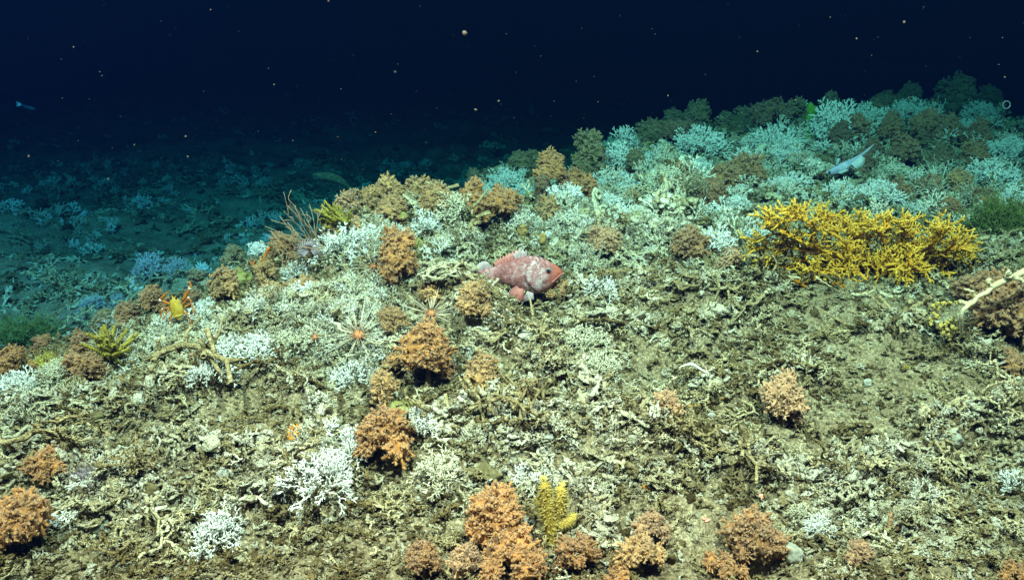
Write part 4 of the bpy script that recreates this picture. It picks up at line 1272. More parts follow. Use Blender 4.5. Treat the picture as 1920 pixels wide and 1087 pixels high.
branchy('brown_stick', 'yellowish forked stick in the dark hollow under the orange bush', 'stick', [
    ([(720, 938), (690, 946), (660, 944), (644, 930)], 4.5, 4), ([(644, 930), (640, 948), (632, 968)], 4, 3)], M_STICK, 2.34, lift=.012)
branchy('pale_stump', 'pale upright dead stump on the left slope under the squat lobster', 'stump', [
    ([(306, 672, 3.1), (305, 650, 3.1), (309, 630, 3.1)], 8, 6.5), ([(306, 668, 3.1), (285, 672, 3.08), (262, 680, 3.06)], 6, 4), ([(300, 672, 3.1), (280, 660, 3.1), (255, 664, 3.08)], 5, 3)], M_BARE, 3.1)

# ---- knobbly yellow colony, each polyp head its own piece
def knob_colony(name, label, cat, pts, r, mat, D, part='polyp', n=1):
    b = P(*pts[0], D); b[2] = max(b[2], gz(b[0], b[1]))
    root = thing(name, b, label, cat)
    mb = MB(); g = np.random.default_rng(int(pts[0][0]))
    me = []
    for j in range(4):
        m2 = MB(); blob(m2, (0, 0, 0), 1, 2, .3, 2.2, j + 60, t=.6); me.append(m2.mesh(part, mat))
    k = PXM(D)
    for x, y in pts:
        for _ in range(n):
            p = P(x + g.normal() * r * .6, y + g.normal() * r * .6, D + g.normal() * r * k)
            p[2] = max(p[2], gz(p[0], p[1]) + .005)
            put(part, me[g.integers(4)], root, p - b, tuple(g.uniform(0, 6, 3)), r * k * g.uniform(.6, 1.1))
    return root
knob_colony('yellow_zoanthid', 'knobbly pale yellow colony left of the bare pale branch', 'coral',
            [(1795, 567), (1782, 568), (1770, 570), (1758, 570), (1750, 573), (1760, 578), (1752, 588), (1745, 598), (1747, 606), (1765, 608), (1775, 605), (1785, 612), (1776, 618), (1790, 618), (1768, 624), (1778, 628), (1788, 625), (1795, 616), (1780, 636), (1765, 615), (1757, 594), (1786, 600), (1773, 611)], 2.7, M_FINGER, 2.92, n=14)

# ---- fuzzy yellow fingers
def fuzzy_finger(seed, fuzz=480):
    g = np.random.default_rng(seed); mb = MB()
    m = 9; s = np.linspace(0, 1, m)
    path = np.stack([.05 * np.sin(s * 3 + seed), .05 * np.sin(s * 2.3 + seed * 2), s], 1)
    rad = .105 * np.array([.7, .85, .95, 1, 1.05, 1.05, 1, .85, .4])
    tube(mb, path, rad, 9, (.1, .4), wob=.12, rg=g)
    for _ in range(fuzz):
        t = g.uniform(.02, 1); i = min(int(t * (m - 1)), m - 2)
        p = path[i] + (path[i + 1] - path[i]) * (t * (m - 1) - i); a = g.uniform(0, 6.28)
        e = np.array((math.cos(a), math.sin(a), .35 + (1.2 if t > .93 else 0))); e /= np.linalg.norm(e)
        r = np.interp(t, s, rad)
        cone(mb, p + e * r * .8, p + e * (r + g.uniform(.03, .075)), .019, 3, (.35, 1.0))
    return mb
FING = [fuzzy_finger(700 + j) for j in range(3)]
FING_Y = [f.mesh('finger', M_FINGER) for f in FING]
FING_G = [f.mesh('finger', M_GREY) for f in FING]
def fingers(name, label, base, tips, wpx, meshes, D):
    b = P(*base, D); g_ = gz(b[0], b[1]); b[2] = max(b[2], g_)
    root = thing(name, b, label, 'coral')
    k = PXM(D); g = np.random.default_rng(base[0])
    for (sx, sy), (x, y), w in tips:
        p = P(sx, sy, D - .02) - b; q = P(x, y, D - .02 + g.normal() * .02) - b
        d = Vector(q - p); L = d.length
        put('finger', meshes[g.integers(len(meshes))], root, p, d.to_track_quat('Z', 'Y').to_euler(), (w * k / .12, w * k / .12, L))
fingers('finger_coral', 'fuzzy yellow finger coral standing between the orange bushes at the bottom', (1045, 1042), [
    ((1045, 1040), (1018, 905), 15), ((1042, 1000), (1003, 938), 11), ((1040, 990), (1056, 908), 14), ((1046, 985), (1078, 965), 12), ((1050, 1000), (1074, 990), 8), ((1045, 1015), (1062, 1000), 12)], 14, FING_Y, 2.2)
fingers('grey_sponge', 'soft grey green sponge tongue left of the yellow finger coral', (1005, 1020), [((1005, 1020), (972, 962), 17), ((1008, 1015), (990, 970), 13)], 14, FING_G, 2.26)
fingers('finger_coral', 'small olive fuzzy tuft above the orange crust near the clam', (1192, 915), [((1192, 915), (1188, 888), 11), ((1194, 913), (1202, 892), 9)], 10, FING_Y, 2.45)

# ---- sponges and stones, single lumps
def lump(name, label, cat, px, py, w, h, mat, D=None, lobes=None, depth=.8, seed=None):
    b, D, gap = place(px, py, h, D)
    k = PXM(D); seed = seed or int(px + py)
    root = thing(name, b, label, cat)
    for i, (lx, ly, rx, rz) in enumerate(lobes or [(0, 0, .5, .5)]):
        mb = MB()
        blob(mb, (lx * w * k, -.01 * i, (.40 + ly) * h * k), (rx * w * k, rx * w * k * depth, rz * h * k), 4, .22, 1.6, seed + i)
        mb.obj('lobe', mat, root)
    return root
lump('green_sponge', 'smooth yellow green forked sponge standing in the white coral slope', 'sponge', 1200, 425, 30, 50, M_SPONGE, 4.1, [(-.05, -.1, .40, .42), (-.22, .35, .28, .26), (.22, .38, .26, .26)])
lump('green_sponge', 'bright green upright sponge on the far ridge skyline', 'sponge', 1518, 232, 22, 62, M_GREEN, 6.4, [(0, -.05, .42, .5), (-.15, .38, .3, .2), (.25, .34, .32, .16)])
lump('green_sponge', 'small green cone shaped sponge on the left crest', 'sponge', 450, 518, 40, 30, M_SPONGE, 3.6, [(0, -.1, .5, .45), (.02, .3, .22, .35)])
lump('green_sponge', 'pale green sponge lump between white and brown corals of the crest', 'sponge', 754, 405, 18, 16, M_SPONGE, 3.68)
lump('green_sponge', 'dull green sponge lump under the flat tan bush of the crest', 'sponge', 782, 455, 22, 24, M_SPONGE, 3.6)
lump('green_sponge', 'dark green sponge left of the cream dead coral block', 'sponge', 820, 462, 16, 26, M_SPONGE, 3.66)
lump('green_sponge', 'round green sponge above the blue white coral row', 'sponge', 937, 322, 26, 20, M_SPONGE, 6.1)
lump('green_sponge', 'round teal sponge right of the blue white coral row', 'sponge', 994, 370, 22, 24, M_SPONGE, 5.2)
lump('green_sponge', 'small pale sponge beside a tan bush on the right slope', 'sponge', 1298, 380, 16, 30, M_SPONGE, 4.65)
lump('grey_sponge', 'tall grey blue sponge on the slope below the far ridge', 'sponge', 1246, 286, 28, 46, M_GREY, 6.0)
lump('peach_sponge', 'small ochre sponge knob above the fish dorsal fin, left of two', 'sponge', 980, 432, 18, 24, M_STICK, 3.85)
lump('peach_sponge', 'small ochre sponge knob above the fish head, right of two', 'sponge', 1016, 446, 18, 24, M_STICK, 3.85)
lump('peach_sponge', 'soft peach sponge ball on white crust near the bottom right', 'sponge', 1674, 974, 40, 38, M_TAN)
lump('peach_sponge', 'small peach sponge on the large white branching coral', 'sponge', 644, 858, 18, 26, M_TAN, 2.5)
lump('grey_sponge', 'grey white round sponge beside the large brownish bush', 'sponge', 1484, 1036, 46, 40, M_GREY)
lump('grey_sponge', 'brown and white round sponge in a hole at the lower left', 'sponge', 190, 985, 40, 44, M_GREY)
lump('grey_sponge', 'faint olive sponge lump in rubble left of the white shell', 'sponge', 285, 920, 30, 40, M_STONE)
lump('green_sponge', 'flat yellow green sponge below the narrow tan bush', 'sponge', 752, 762, 50, 26, M_SPONGE)
lump('stone', 'smooth olive stone on the rubble slope at right', 'stone', 1770, 745, 36, 22, M_STONE)
lump('stone', 'dark olive stone on the left slope', 'stone', 182, 777, 28, 18, M_STONE)
lump('stone', 'grey green boulder below the fuzzy cream coral in the middle', 'stone', 908, 880, 62, 34, M_STONE, None, [(-.1, 0, .5, .46), (.2, -.1, .4, .36)])
lump('stone', 'pale round pebble in the rubble below the alone standing pinkish bush', 'stone', 1626, 718, 16, 18, M_GREY)
lump('stone', 'yellowish round pebble under the long armed lobster', 'stone', 1340, 746, 26, 20, M_STONE)
lump('stone', 'dim grey stone in the pit at far right of the slope', 'stone', 1782, 822, 40, 34, M_GREY)
lump('grey_sponge', 'white flattened sponge left of the narrow dark ridge hollow', 'sponge', 1022, 818, 36, 14, M_GREY)
lump('green_sponge', 'little green finger sponge behind the left crest', 'sponge', 43, 664, 9, 18, M_SPONGE, 3.0)

# ---- small bright crusts
for px, py, w, h, m, lab in [
    (1557, 913, 20, 12, M_ORANGE, 'bright yellow orange crust on white coral near the bottom right'), (1210, 919, 13, 12, M_ORANGE, 'small orange crust right of the clam'),
    (1197, 992, 11, 12, M_ORANGE, 'tiny yellow crust beside the pale peach bush'), (943, 570, 14, 22, M_STICK, 'ochre crust below the belly of the red fish'),
    (1322, 980, 14, 8, M_PINK, 'tiny coral pink crust in the dark cleft at the bottom'), (1700, 694, 10, 10, M_FINGER, 'tiny yellow crust on the bare slope at right'),
    (1430, 935, 16, 12, M_PINK, 'faint pink crust on the white coral left of the yellow orange one')]:
    b = hit(px, py); k = PXM(b[1]); mb = MB()
    for j in range(4):
        blob(mb, ((rnd.random() - .5) * w * k * .7, -.004, .012 + (rnd.random() - .5) * h * k * .6), (w * k * .36, w * k * .3, h * k * .34), 2, .35, 2, px + j)
    tag(mb.obj('encrusting_sponge', m), lab, 'sponge').location = tuple(b)

# ---- starfish
def star(px, py, r, label):
    b = hit(px, py); k = PXM(b[1]) * r; mb = MB()
    for j in range(5):
        a = j * 2 * math.pi / 5 + .4
        d = np.array((math.cos(a), math.sin(a), 0))
        tube(mb, [np.zeros(3), d * k * .5 + (0, 0, .12 * k), d * k + (0, 0, -.05 * k)], [k * .34, k * .24, k * .08], 7, flat=.6)
    o = mb.obj('starfish', M_ORANGE)
    o.location = tuple(b + (0, -.015, .02)); o.rotation_euler = (.6, 0, 0)
    tag(o, label, 'starfish')
star(1130, 768, 10, 'small orange starfish on rubble right of the dead ridge')
star(1146, 597, 8, 'tiny orange starfish on the ledge below the bluish white coral ball')

# ---- urchins: test with separate spines
m2 = MB(); tube(m2, [(0, 0, 0), (0, 0, .33), (0, 0, .66), (0, 0, 1)], [.013, .012, .009, .004], 5, (0, 1)); SPINE = m2.mesh('spine', M_SPINE)
def urchin(px, py, r, Lr, n, label, D=None, bias=(0, -.2, .2), seed=1):
    h_ = hit(px, py + .7 * r)
    if D is None or D > h_[1] - .04: D = h_[1] - .05
    b = P(px, py, D)
    k = PXM(D); root = thing('sea_urchin', b, label, 'sea urchin')
    mb = MB(); blob(mb, (0, 0, 0), (r * k, r * k, r * k * .85), 3, .08, 5, seed); mb.obj('test', M_TEST, root)
    g = np.random.default_rng(seed)
    for i in range(n):
        z = 1 - 1.7 * (i + .5) / n; a = i * 2.4
        d = np.array((math.sqrt(1 - z * z) * math.cos(a), math.sqrt(1 - z * z) * math.sin(a), z)) + g.normal(size=3) * .15 + np.array(bias) * .3
        d /= np.linalg.norm(d)
        L = g.uniform(*Lr) * k
        put('spine', SPINE, root, d * r * k * .7, Vector(d).to_track_quat('Z', 'Y').to_euler(), (.09, .09, L))
    return root
urchin(672, 628, 11, (26, 68), 44, 'sea urchin with pinkish orange body and long pale spines, lower of two', 3.06, (-.4, -.2, .3), 3)
urchin(808, 588, 8.5, (22, 66), 36, 'sea urchin with long bare spines right of the tall orange bush, upper of two', 3.2, (.4, -.2, .4), 5)
urchin(1761, 354, 11, (26, 66), 44, 'dim urchin with long pale spines on the far right slope', 5.1, (0, -.2, .8), 7)
urchin(590, 632, 6, (12, 30), 26, 'small reddish urchin half hidden in cream coral left of the lower large urchin', 3.14, (-.5, -.2, .4), 9)
urchin(212, 660, 9, (40, 66), 26, 'urchin hidden behind the fan shaped feather star, only spines showing', 3.1, (.1, .2, .5), 11)
urchin(700, 500, 7, (30, 56), 20, 'urchin tucked behind the tall orange bush, few spines showing', 3.5, (-1.2, -.4, .2), 13)

# ---- feather stars: arms with side pinnules
def feather_arm(seed, bend):
    g = np.random.default_rng(seed); mb = MB(); m = 10
    s = np.linspace(0, 1, m)
    path = np.stack([bend * s ** 2 + .03 * np.sin(6 * s + seed), .04 * np.sin(4 * s + seed), s], 1)
    tube(mb, path, np.linspace(.028, .012, m), 5, (.1, .5))
    for i in range(46):
        t = i / 46; p = np.array([np.interp(t, s, path[:, j]) for j in range(3)])
        for sd in range(4):
            an = g.uniform(0, 6.28); e = np.array((math.cos(an), math.sin(an), .55)); e /= np.linalg.norm(e)
            L = .10 * (1 - .55 * t) * g.uniform(.8, 1.15)
            cone(mb, p, p + e * L * 1.25, .034, 3, (.3, 1.0))
    return mb
def feather_star(px, py, arms, label, mat, D, name='feather_star'):
    b = P(px, py, D); b[2] = max(b[2], gz(b[0], b[1])); root = thing(name, b, label, 'feather star')
    k = PXM(D); g = np.random.default_rng(int(px))
    me = [feather_arm(int(px) + j, bd).mesh('arm', mat) for j, bd in enumerate((-.32, -.15, .12, .3))]
    mb = MB(); blob(mb, (0, 0, 0), 5 * k, 2, .2, 2, 3); mb.obj('disc', mat, root)
    for (x, y), dy in [q for a_ in arms for q in (a_, ((a_[0][0] + g.normal() * 6, a_[0][1] + 8 + g.normal() * 6), a_[1] - .03))]:
        q = P(x, y, D + dy) - b; L = np.linalg.norm(q)
        put('arm', me[g.integers(4)], root, (0, 0, 0), Vector(q).to_track_quat('Z', 'Y').to_euler(), (L * 1.05, L, L))
    return root
feather_star(212, 690, [((172, 622), -.02), ((180, 616), .02), ((190, 612), 0), ((200, 612), .03), ((210, 614), -.03), ((220, 618), 0), ((228, 624), .02), ((234, 632), -.02), ((238, 642), 0), ((241, 652), .02), ((240, 664), -.02),
                        ((176, 634), -.06), ((186, 626), -.07), ((197, 624), -.08), ((208, 626), -.08), ((219, 630), -.07), ((228, 640), -.07), ((234, 652), -.06), ((180, 650), -.06), ((190, 645), -.08), ((236, 674), -.04), ((228, 682), -.05)],
             'olive fan shaped feather star on the left crest', M_CRINOID, 3.02)
feather_star(655, 424, [((606, 380), 0), ((612, 378), -.03), ((604, 392), .02), ((602, 402), -.02), ((610, 408), 0), ((616, 392), -.05), ((622, 386), 0), ((630, 384), -.03), ((640, 386), -.02), ((648, 392), -.05), ((614, 416), -.04), ((624, 400), -.07), ((634, 398), -.08),
                        ((644, 402), -.06), ((624, 420), -.05), ((636, 412), -.08), ((660, 402), -.04), ((600, 412), 0)], 'lime yellow feather star curled on top of the crest', M_LIME, 3.58)
# small yellow fuzz on the left crest and green hydroids: fine filaments
def fuzz_bush(name, label, cat, px, py, w, h, mat, D, n, part='frond'):
    b, D, gap = place(px, py, h, D); k = PXM(D)
    root = thing(name, b, label, cat); g = np.random.default_rng(int(px + py))
    fr = []
    for j in range(4):
        mb = MB()
        for _ in range(26):
            d = np.array((g.normal() * .42, g.normal() * .42, 1.)); d /= np.linalg.norm(d)
            p = np.zeros(3); L = g.uniform(.5, 1.05)
            path = [p, d * L * .35 + g.normal(size=3) * .04, d * L * .7 + g.normal(size=3) * .07, d * L + g.normal(size=3) * .1]
            tube(mb, path, [.016, .013, .011, .006], 4, (.1, .9), cap=False)
            for i in (1, 2, 3):
                for _2 in range(4):
                    e = d + g.normal(size=3) * .8; e /= np.linalg.norm(e)
                    cone(mb, path[i], path[i] + e * g.uniform(.1, .22), .011, 3, (.5, 1))
        fr.append(mb.mesh(part, mat))
    for i in range(n):
        x = (i + .5) / n * 2 - 1
        d = Vector((x * w / h * .55 + g.normal() * .1, g.normal() * .3, 1 - .3 * abs(x)))
        put(part, fr[i % 4], root, (x * w * k * .22, g.normal() * .02, -gap * .3), d.to_track_quat('Z', 'Y').to_euler(), h * k * g.uniform(.75, 1.0))
    return root
fuzz_bush('green_hydroid', 'feathery green hydroid bush at the right end of the yellow fan', 'hydroid', 1868, 430, 76, 80, M_HYDROID, 4.0, 16)
fuzz_bush('green_hydroid', 'feathery dark green hydroid on the lower floor at the left edge', 'hydroid', 46, 612, 110, 62, M_HYDROID, 4.3, 16)
fuzz_bush('yellow_hydroid', 'yellow fuzzy hydroid tuft on cream coral at the left crest', 'hydroid', 105, 675, 40, 44, M_FUZZ, 2.98, 4)
fuzz_bush('pale_hydroid', 'thin lilac branching sprig right of the low orange bush at left', 'hydroid', 165, 882, 56, 34, M_LILAC, None, 6)

# ---- wiry basket coral with a lilac star in its middle
def wiry():
    D = 3.5; b = P(590, 470, D); k = PXM(D)
    root = thing('wiry_coral', b, 'tangled wiry brown coral with curling strands on the crest', 'coral')
    g = np.random.default_rng(5)
    ends = [(497, 424), (508, 432), (520, 440), (524, 405), (532, 396), (540, 395), (552, 398), (563, 390), (575, 396), (594, 400), (515, 456), (530, 470), (545, 480), (560, 492), (575, 497), (590, 500), (600, 505), (612, 498), (620, 488), (630, 480), (636, 470), (625, 455), (615, 440), (545, 420), (535, 425), (560, 410), (570, 515), (578, 508), (606, 512), (540, 448), (550, 462)]
    for i, (x, y) in enumerate(ends):
        e = P(x, y, D + g.normal() * .05) - b
        st = g.normal(size=3) * .012
        L = np.linalg.norm(e); side = g.normal(size=3) * L * .30 + np.array((0, -.02, .012 * (1 if y < 450 else -1)))
        path = curve([st, e * .45 + side, e * .8 + side * .5, e], 14)
        mb = MB(); tube(mb, path, np.linspace(.8, .32, 14) * k, 5, (.1, 1))
        for j in (5, 8, 10):
            d = path[j + 1] - path[j]; d /= np.linalg.norm(d)
            q = path[j] + (d + g.normal(size=3) * .6) * L * g.uniform(.18, .34)
            tube(mb, curve([path[j], (path[j] + q) / 2 + g.normal(size=3) * .008, q], 6), np.linspace(.7, .3, 6) * k, 4, (.4, 1))
        mb.obj('strand', M_WIRE, root)
    b2 = P(582, 466, D - .06); r2 = thing('lilac_star', b2, 'pale lilac star with curved ribs lodged in the wiry coral', 'sea star')
    for i in range(19):
        a = R(-60 + i * 15)
        tip = np.array((math.cos(a) * 24 * k, -.012, math.sin(a) * 20 * k)); up = np.array((-.2 * tip[2], -.03, .2 * tip[0]))
        mb = MB(); tube(mb, curve([(0, 0, 0), tip * .5 + up, tip], 8), np.linspace(2.0, .8, 8) * k, 6, flat=.6)
        mb.obj('arm', M_LILAC, r2)
    mb = MB(); blob(mb, (0, 0, 0), (5 * k, 4 * k, 5 * k), 2, .15, 2, 4); mb.obj('disc', M_LILAC, r2)
wiry()

# ================================================================== ANIMALS
def fish_mat(name, body, belly, blot, head):
    m, nt, b = material(name, .5, .35)
    tc = N(nt, 'ShaderNodeTexCoord'); sx = N(nt, 'ShaderNodeSeparateXYZ'); nt.links.new(tc.outputs['Object'], sx.inputs[0])
    n1 = tex_noise(nt, 28, 5, .65, dist=1.2); n2 = tex_noise(nt, 46, 3, .6, dist=.8)
    c = ramp(nt, [(.34, tuple(v * .5 for v in body)), (.5, body), (.66, belly)], n1.outputs['Fac']).outputs['Color']
    hf = N(nt, 'ShaderNodeMapRange'); nt.links.new(sx.outputs[0], hf.inputs[0])
    hf.inputs[1].default_value = .115; hf.inputs[2].default_value = .165
    c = mixc(nt, c, head, hf.outputs[0])
    bl = ramp(nt, [(.50, (0, 0, 0)), (.66, (.85, .85, .85))], n2.outputs['Fac']).outputs['Color']
    up = N(nt, 'ShaderNodeMapRange'); nt.links.new(sx.outputs[0], up.inputs[0]); up.inputs[1].default_value = .015; up.inputs[2].default_value = .06
    lo = N(nt, 'ShaderNodeMapRange'); nt.links.new(sx.outputs[0], lo.inputs[0]); lo.inputs[1].default_value = .135; lo.inputs[2].default_value = .11
    mm = N(nt, 'ShaderNodeMath', operation='MULTIPLY'); nt.links.new(up.outputs[0], mm.inputs[0]); nt.links.new(lo.outputs[0], mm.inputs[1])
    m3 = N(nt, 'ShaderNodeMath', operation='MULTIPLY'); nt.links.new(mm.outputs[0], m3.inputs[0]); nt.links.new(bl, m3.inputs[1])
    nt.links.new(mixc(nt, c, blot, m3.outputs[0]), b.inputs['Base Color'])
    n3 = tex_noise(nt, 170, 3, .7)
    g2 = ramp(nt, [(.35, (.72, .68, .68)), (.55, (1, 1, 1)), (.7, (1.2, 1.2, 1.2))], n3.outputs['Fac']).outputs['Color']
    nt.links.new(mixc(nt, mixc(nt, c, blot, m3.outputs[0]), g2, 1.0, 'MULTIPLY'), b.inputs['Base Color'])
    bump(nt, b, n3.outputs['Fac'], .6, .006)
    return m
M_FISH = fish_mat('red_fish_skin', (.30, .105, .11), (.42, .26, .275), (.54, .48, .50), (.36, .085, .05))
M_FIN = plain('red_fish_fin', [(.3, (.36, .09, .08)), (.6, (.44, .17, .155)), (.85, (.52, .32, .31))], 30, .55, .3, .002)
M_FINW = plain('pale_fish_fin', [(.3, (.26, .19, .20)), (.7, (.42, .35, .37))], 40, .55, .3, .002)
M_EYE, nt, b_ = material('eye_ring', .25, .5); b_.inputs['Base Color'].default_value = (.2, .17, .17, 1)
M_PUPIL, nt, b_ = material('pupil', .12, .6); b_.inputs['Base Color'].default_value = (.008, .012, .03, 1)
def loft(mb, rings, n=20, belly=.0):
    """rings: (x, z centre, half height, half width)"""
    a = np.arange(n) * 2 * math.pi / n; V = []
    for x, zc, hh, hw in rings:
        V.append(np.stack([np.full(n, x), hw * np.cos(a) * (1 - .12 * np.sin(a)), zc + hh * np.sin(a)], 1))
    F = []
    m = len(rings)
    for i in range(m - 1):
        for j in range(n):
            q = (j + 1) % n
            F.append((i * n + j, i * n + q, (i + 1) * n + q, (i + 1) * n + j))
    F.append(tuple(range(n - 1, -1, -1))); F.append(tuple((m - 1) * n + j for j in range(n)))
    mb.add(np.concatenate(V), F)
def fin(mb, base, tips, th=.0012, scallop=.0):
    """ribbed fin: a strip between base points and ray tips, with a thick ray along each"""
    base = np.asarray(base, float); tips = np.asarray(tips, float); m = len(base)
    web = []
    for i in range(m):
        web.append(tips[i])
        if i < m - 1: web.append((tips[i] + tips[i + 1]) / 2 * (1 - scallop) + (base[i] + base[i + 1]) / 2 * scallop)
    bs = []
    for i in range(m):
        bs.append(base[i])
        if i < m - 1: bs.append((base[i] + base[i + 1]) / 2)
    bs = np.array(bs); web = np.array(web); mid = (bs + web) / 2; K = len(bs)
    nrm = np.cross(web[-1] - bs[0], web[0] - bs[-1]); nrm = nrm / (np.linalg.norm(nrm) + 1e-9) * th
    V = np.concatenate([bs + nrm, mid + nrm, web + nrm * .4, bs - nrm, mid - nrm, web - nrm * .4]); F = []
    for i in range(K - 1):
        for r in (0, 1):
            F.append((r * K + i, r * K + i + 1, (r + 1) * K + i + 1, (r + 1) * K + i))
            o = 3 * K
            F.append((o + r * K + i + 1, o + r * K + i, o + (r + 1) * K + i, o + (r + 1) * K + i + 1))
        F.append((2 * K + i, 2 * K + i + 1, 5 * K + i + 1, 5 * K + i))
    mb.add(V, F)
    for i in range(m):
        tube(mb, [base[i], (base[i] + tips[i]) / 2, tips[i]], [th * 2, th * 1.6, th * .7], 4)
def red_fish():
    D = 3.22; k = PXM(D); c = P(965, 515, D)
    root = thing('red_fish', (c[0], c[1], c[2]), 'red and pink rockfish resting among the corals, head to the right', 'fish')
    Z = [(-80, 4, -15, 4), (-76, 4, -15, 5), (-60, 7, -16, 7), (-40, 15, -16, 10), (-20, 24, -18, 14), (0, 31, -26, 18), (15, 36, -33, 21), (30, 38, -36, 22), (45, 36, -35, 21), (57, 31, -31, 18), (68, 26, -24, 14), (77, 20, -13, 10), (84, 16, -4, 7), (88, 12, 1, 5), (90, 9, 4, 2)]
    X = np.array([z[0] for z in Z], float); xs = np.linspace(-80, 90, 40)
    f = lambda i: np.interp(xs, X, [z[i] for z in Z])
    ker = np.array([.25, .5, .25]); sm = lambda v: np.concatenate([[v[0]], np.convolve(v, ker, 'valid'), [v[-1]]])
    T, B, Wd = sm(sm(f(1))), sm(sm(f(2))), sm(sm(f(3)))
    rings = [(x * k, (t + b_) / 2 * k, max(.4, (t - b_) / 2) * k, w * k) for x, t, b_, w in zip(xs, T, B, Wd)]
    mb = MB(); loft(mb, rings, 28)
    v = mb.v[-1]; v += (.0016 * noise3(v * 90, 3))[:, None] * np.array((0, 1, 1.))
    body = mb.obj('body', M_FISH, root)
    K = lambda x, y, z=0: np.array((x * k, z * k, y * k))          # px right, px up, px away
    # spiny dorsal
    bx = np.linspace(-36, 16, 10); bz = np.interp(bx, xs, T) - 2
    hgt = [8, 11, 13, 14, 15, 16, 17, 17, 17, 14]
    mb = MB(); fin(mb, [K(x, z) for x, z in zip(bx, bz)], [K(x - 3, z + h) for x, z, h in zip(bx, bz, hgt)], .0012, .35); mb.obj('spiny_fin', M_FIN, root)
    bx = np.linspace(0, 24, 5); bz = np.interp(bx, xs, T) - 1
    mb = MB(); fin(mb, [K(x, z, -1.2) for x, z in zip(bx, bz)], [K(x - 3, z + h, -1.5) for x, z, h in zip(bx, bz, (12, 16, 19, 14, 12))], .0012, .4); mb.obj('white_fin_patch', M_FINW, root)
    # soft dorsal, anal, tail
    bx = np.linspace(-66, -42, 6); bz = np.interp(bx, xs, T) - 1
    mb = MB(); fin(mb, [K(x, z) for x, z in zip(bx, bz)], [K(x - 10, z + h) for x, z, h in zip(bx, bz, (5, 11, 14, 15, 14, 10))], .001, .08); mb.obj('soft_fin', M_FINW, root)
    bx = np.linspace(-62, -40, 5); bz = np.interp(bx, xs, B) + 1
    mb = MB(); fin(mb, [K(x, z) for x, z in zip(bx, bz)], [K(x - 10, z - h) for x, z, h in zip(bx, bz, (5, 9, 11, 9, 6))], .001, .08); mb.obj('anal_fin', M_FINW, root)
    mb = MB(); fin(mb, [K(-78, y) for y in np.linspace(3, -13, 7)], [K(-106 - 4 * math.cos((y - 0) * .1), y * 1.0) for y in np.linspace(16, -27, 7)], .001, .06); mb.obj('tail_fin', M_FIN, root)
    # pectoral fan, folded down against the belly, and its pale hem
    ang = [R(v) for v in np.linspace(205, 296, 9)]
    bs = [K(13 + 6 * math.cos(v), -13 + 8 * math.sin(v), -20) for v in ang]
    ln = (20, 27, 31, 33, 34, 34, 32, 28, 22)
    tp = [K(13 + l * .95 * math.cos(v), -13 + l * math.sin(v), -25) for l, v in zip(ln, ang)]
    mb = MB(); fin(mb, bs, tp, .0012, .07); mb.obj('pectoral_fin', M_FIN, root)
    bs = [t - np.array((0, .0008, 0)) for t in tp[:6]]
    t2 = [K(13 + (l + e) * .95 * math.cos(v), -13 + (l + e) * math.sin(v), -26) for l, v, e in zip(ln, ang, (2, 4, 6, 7, 6, 2))]
    mb = MB(); fin(mb, bs, t2, .0009, .1); mb.obj('fin_hem', M_FINW, root)
    bs = [K(26 + 3 * i, -27 - 1 * i, -15) for i in range(4)]; tp = [K(14 + 8 * i, -48 + 2 * i, -20) for i in range(4)]
    mb = MB(); fin(mb, bs, tp, .0012, .1); mb.obj('pelvic_fin', M_FINW, root)
    # gill cover: a raised plate with a free rear edge
    mb = MB(); Vv = []; Ff = []
    na_, nb_ = 12, 7
    for i in range(na_):
        tt_ = i / (na_ - 1); zz = 22 - 50 * tt_
        xe = 24 - 6 * math.sin(math.pi * (tt_ * .9)) + 24 * tt_ ** 2.2
        for j in range(nb_):
            u = j / (nb_ - 1); x = xe + (56 - xe) * u
            Tt, Bb, Ww = np.interp(x, xs, T), np.interp(x, xs, B), np.interp(x, xs, Wd)
            zc, hh = (Tt + Bb) / 2, (Tt - Bb) / 2
            s_ = np.clip((zz - zc) / hh, -.97, .97)
            yy = -Ww * math.sqrt(1 - s_ * s_) * (1 - .12 * s_) - 2.2 * (1 - u) ** .7 + .6 * u
            Vv.append(K(x, zz, yy))
    for i in range(na_ - 1):
        for j in range(nb_ - 1):
            q = i * nb_ + j; Ff.append((q, q + 1, q + nb_ + 1, q + nb_))
    rim = [i * nb_ for i in range(na_)]
    n0 = len(Vv)
    for i in rim: Vv.append(Vv[i] + K(1.2, 0, 3.2))
    for i in range(na_ - 1): Ff.append((rim[i], rim[i + 1], n0 + i + 1, n0 + i))
    mb.add(Vv, Ff); mb.obj('gill_cover', M_FISH, root)
    # eye and mouth
    ex, ez = 63.5, 13.5
    zc = (np.interp(ex, xs, T) + np.interp(ex, xs, B)) / 2; hh = (np.interp(ex, xs, T) - np.interp(ex, xs, B)) / 2
    yy = -np.interp(ex, xs, Wd) * math.sqrt(1 - min(.9, ((ez - zc) / hh) ** 2))
    mb = MB(); blob(mb, K(ex, ez, yy + 1.2), 5.6 * k, 3, 0, 1, 1); ey = mb.obj('eye', M_EYE, root)
    mb = MB(); blob(mb, K(ex + .3, ez, yy - 2.3), (3.5 * k, 2.6 * k, 3.5 * k), 3, 0, 1, 1); mb.obj('pupil', M_PUPIL, ey)
    mb = MB(); tube(mb, curve([K(90, 6, -1.5), K(84, 2, -6.4), K(77, -4, -9.6), K(70, -10, -12.6)], 10), np.linspace(1.3, 1.0, 10) * k, 6); mb.obj('lip', M_FIN, root)
    root.rotation_euler = (0, 0, R(-6))
red_fish()

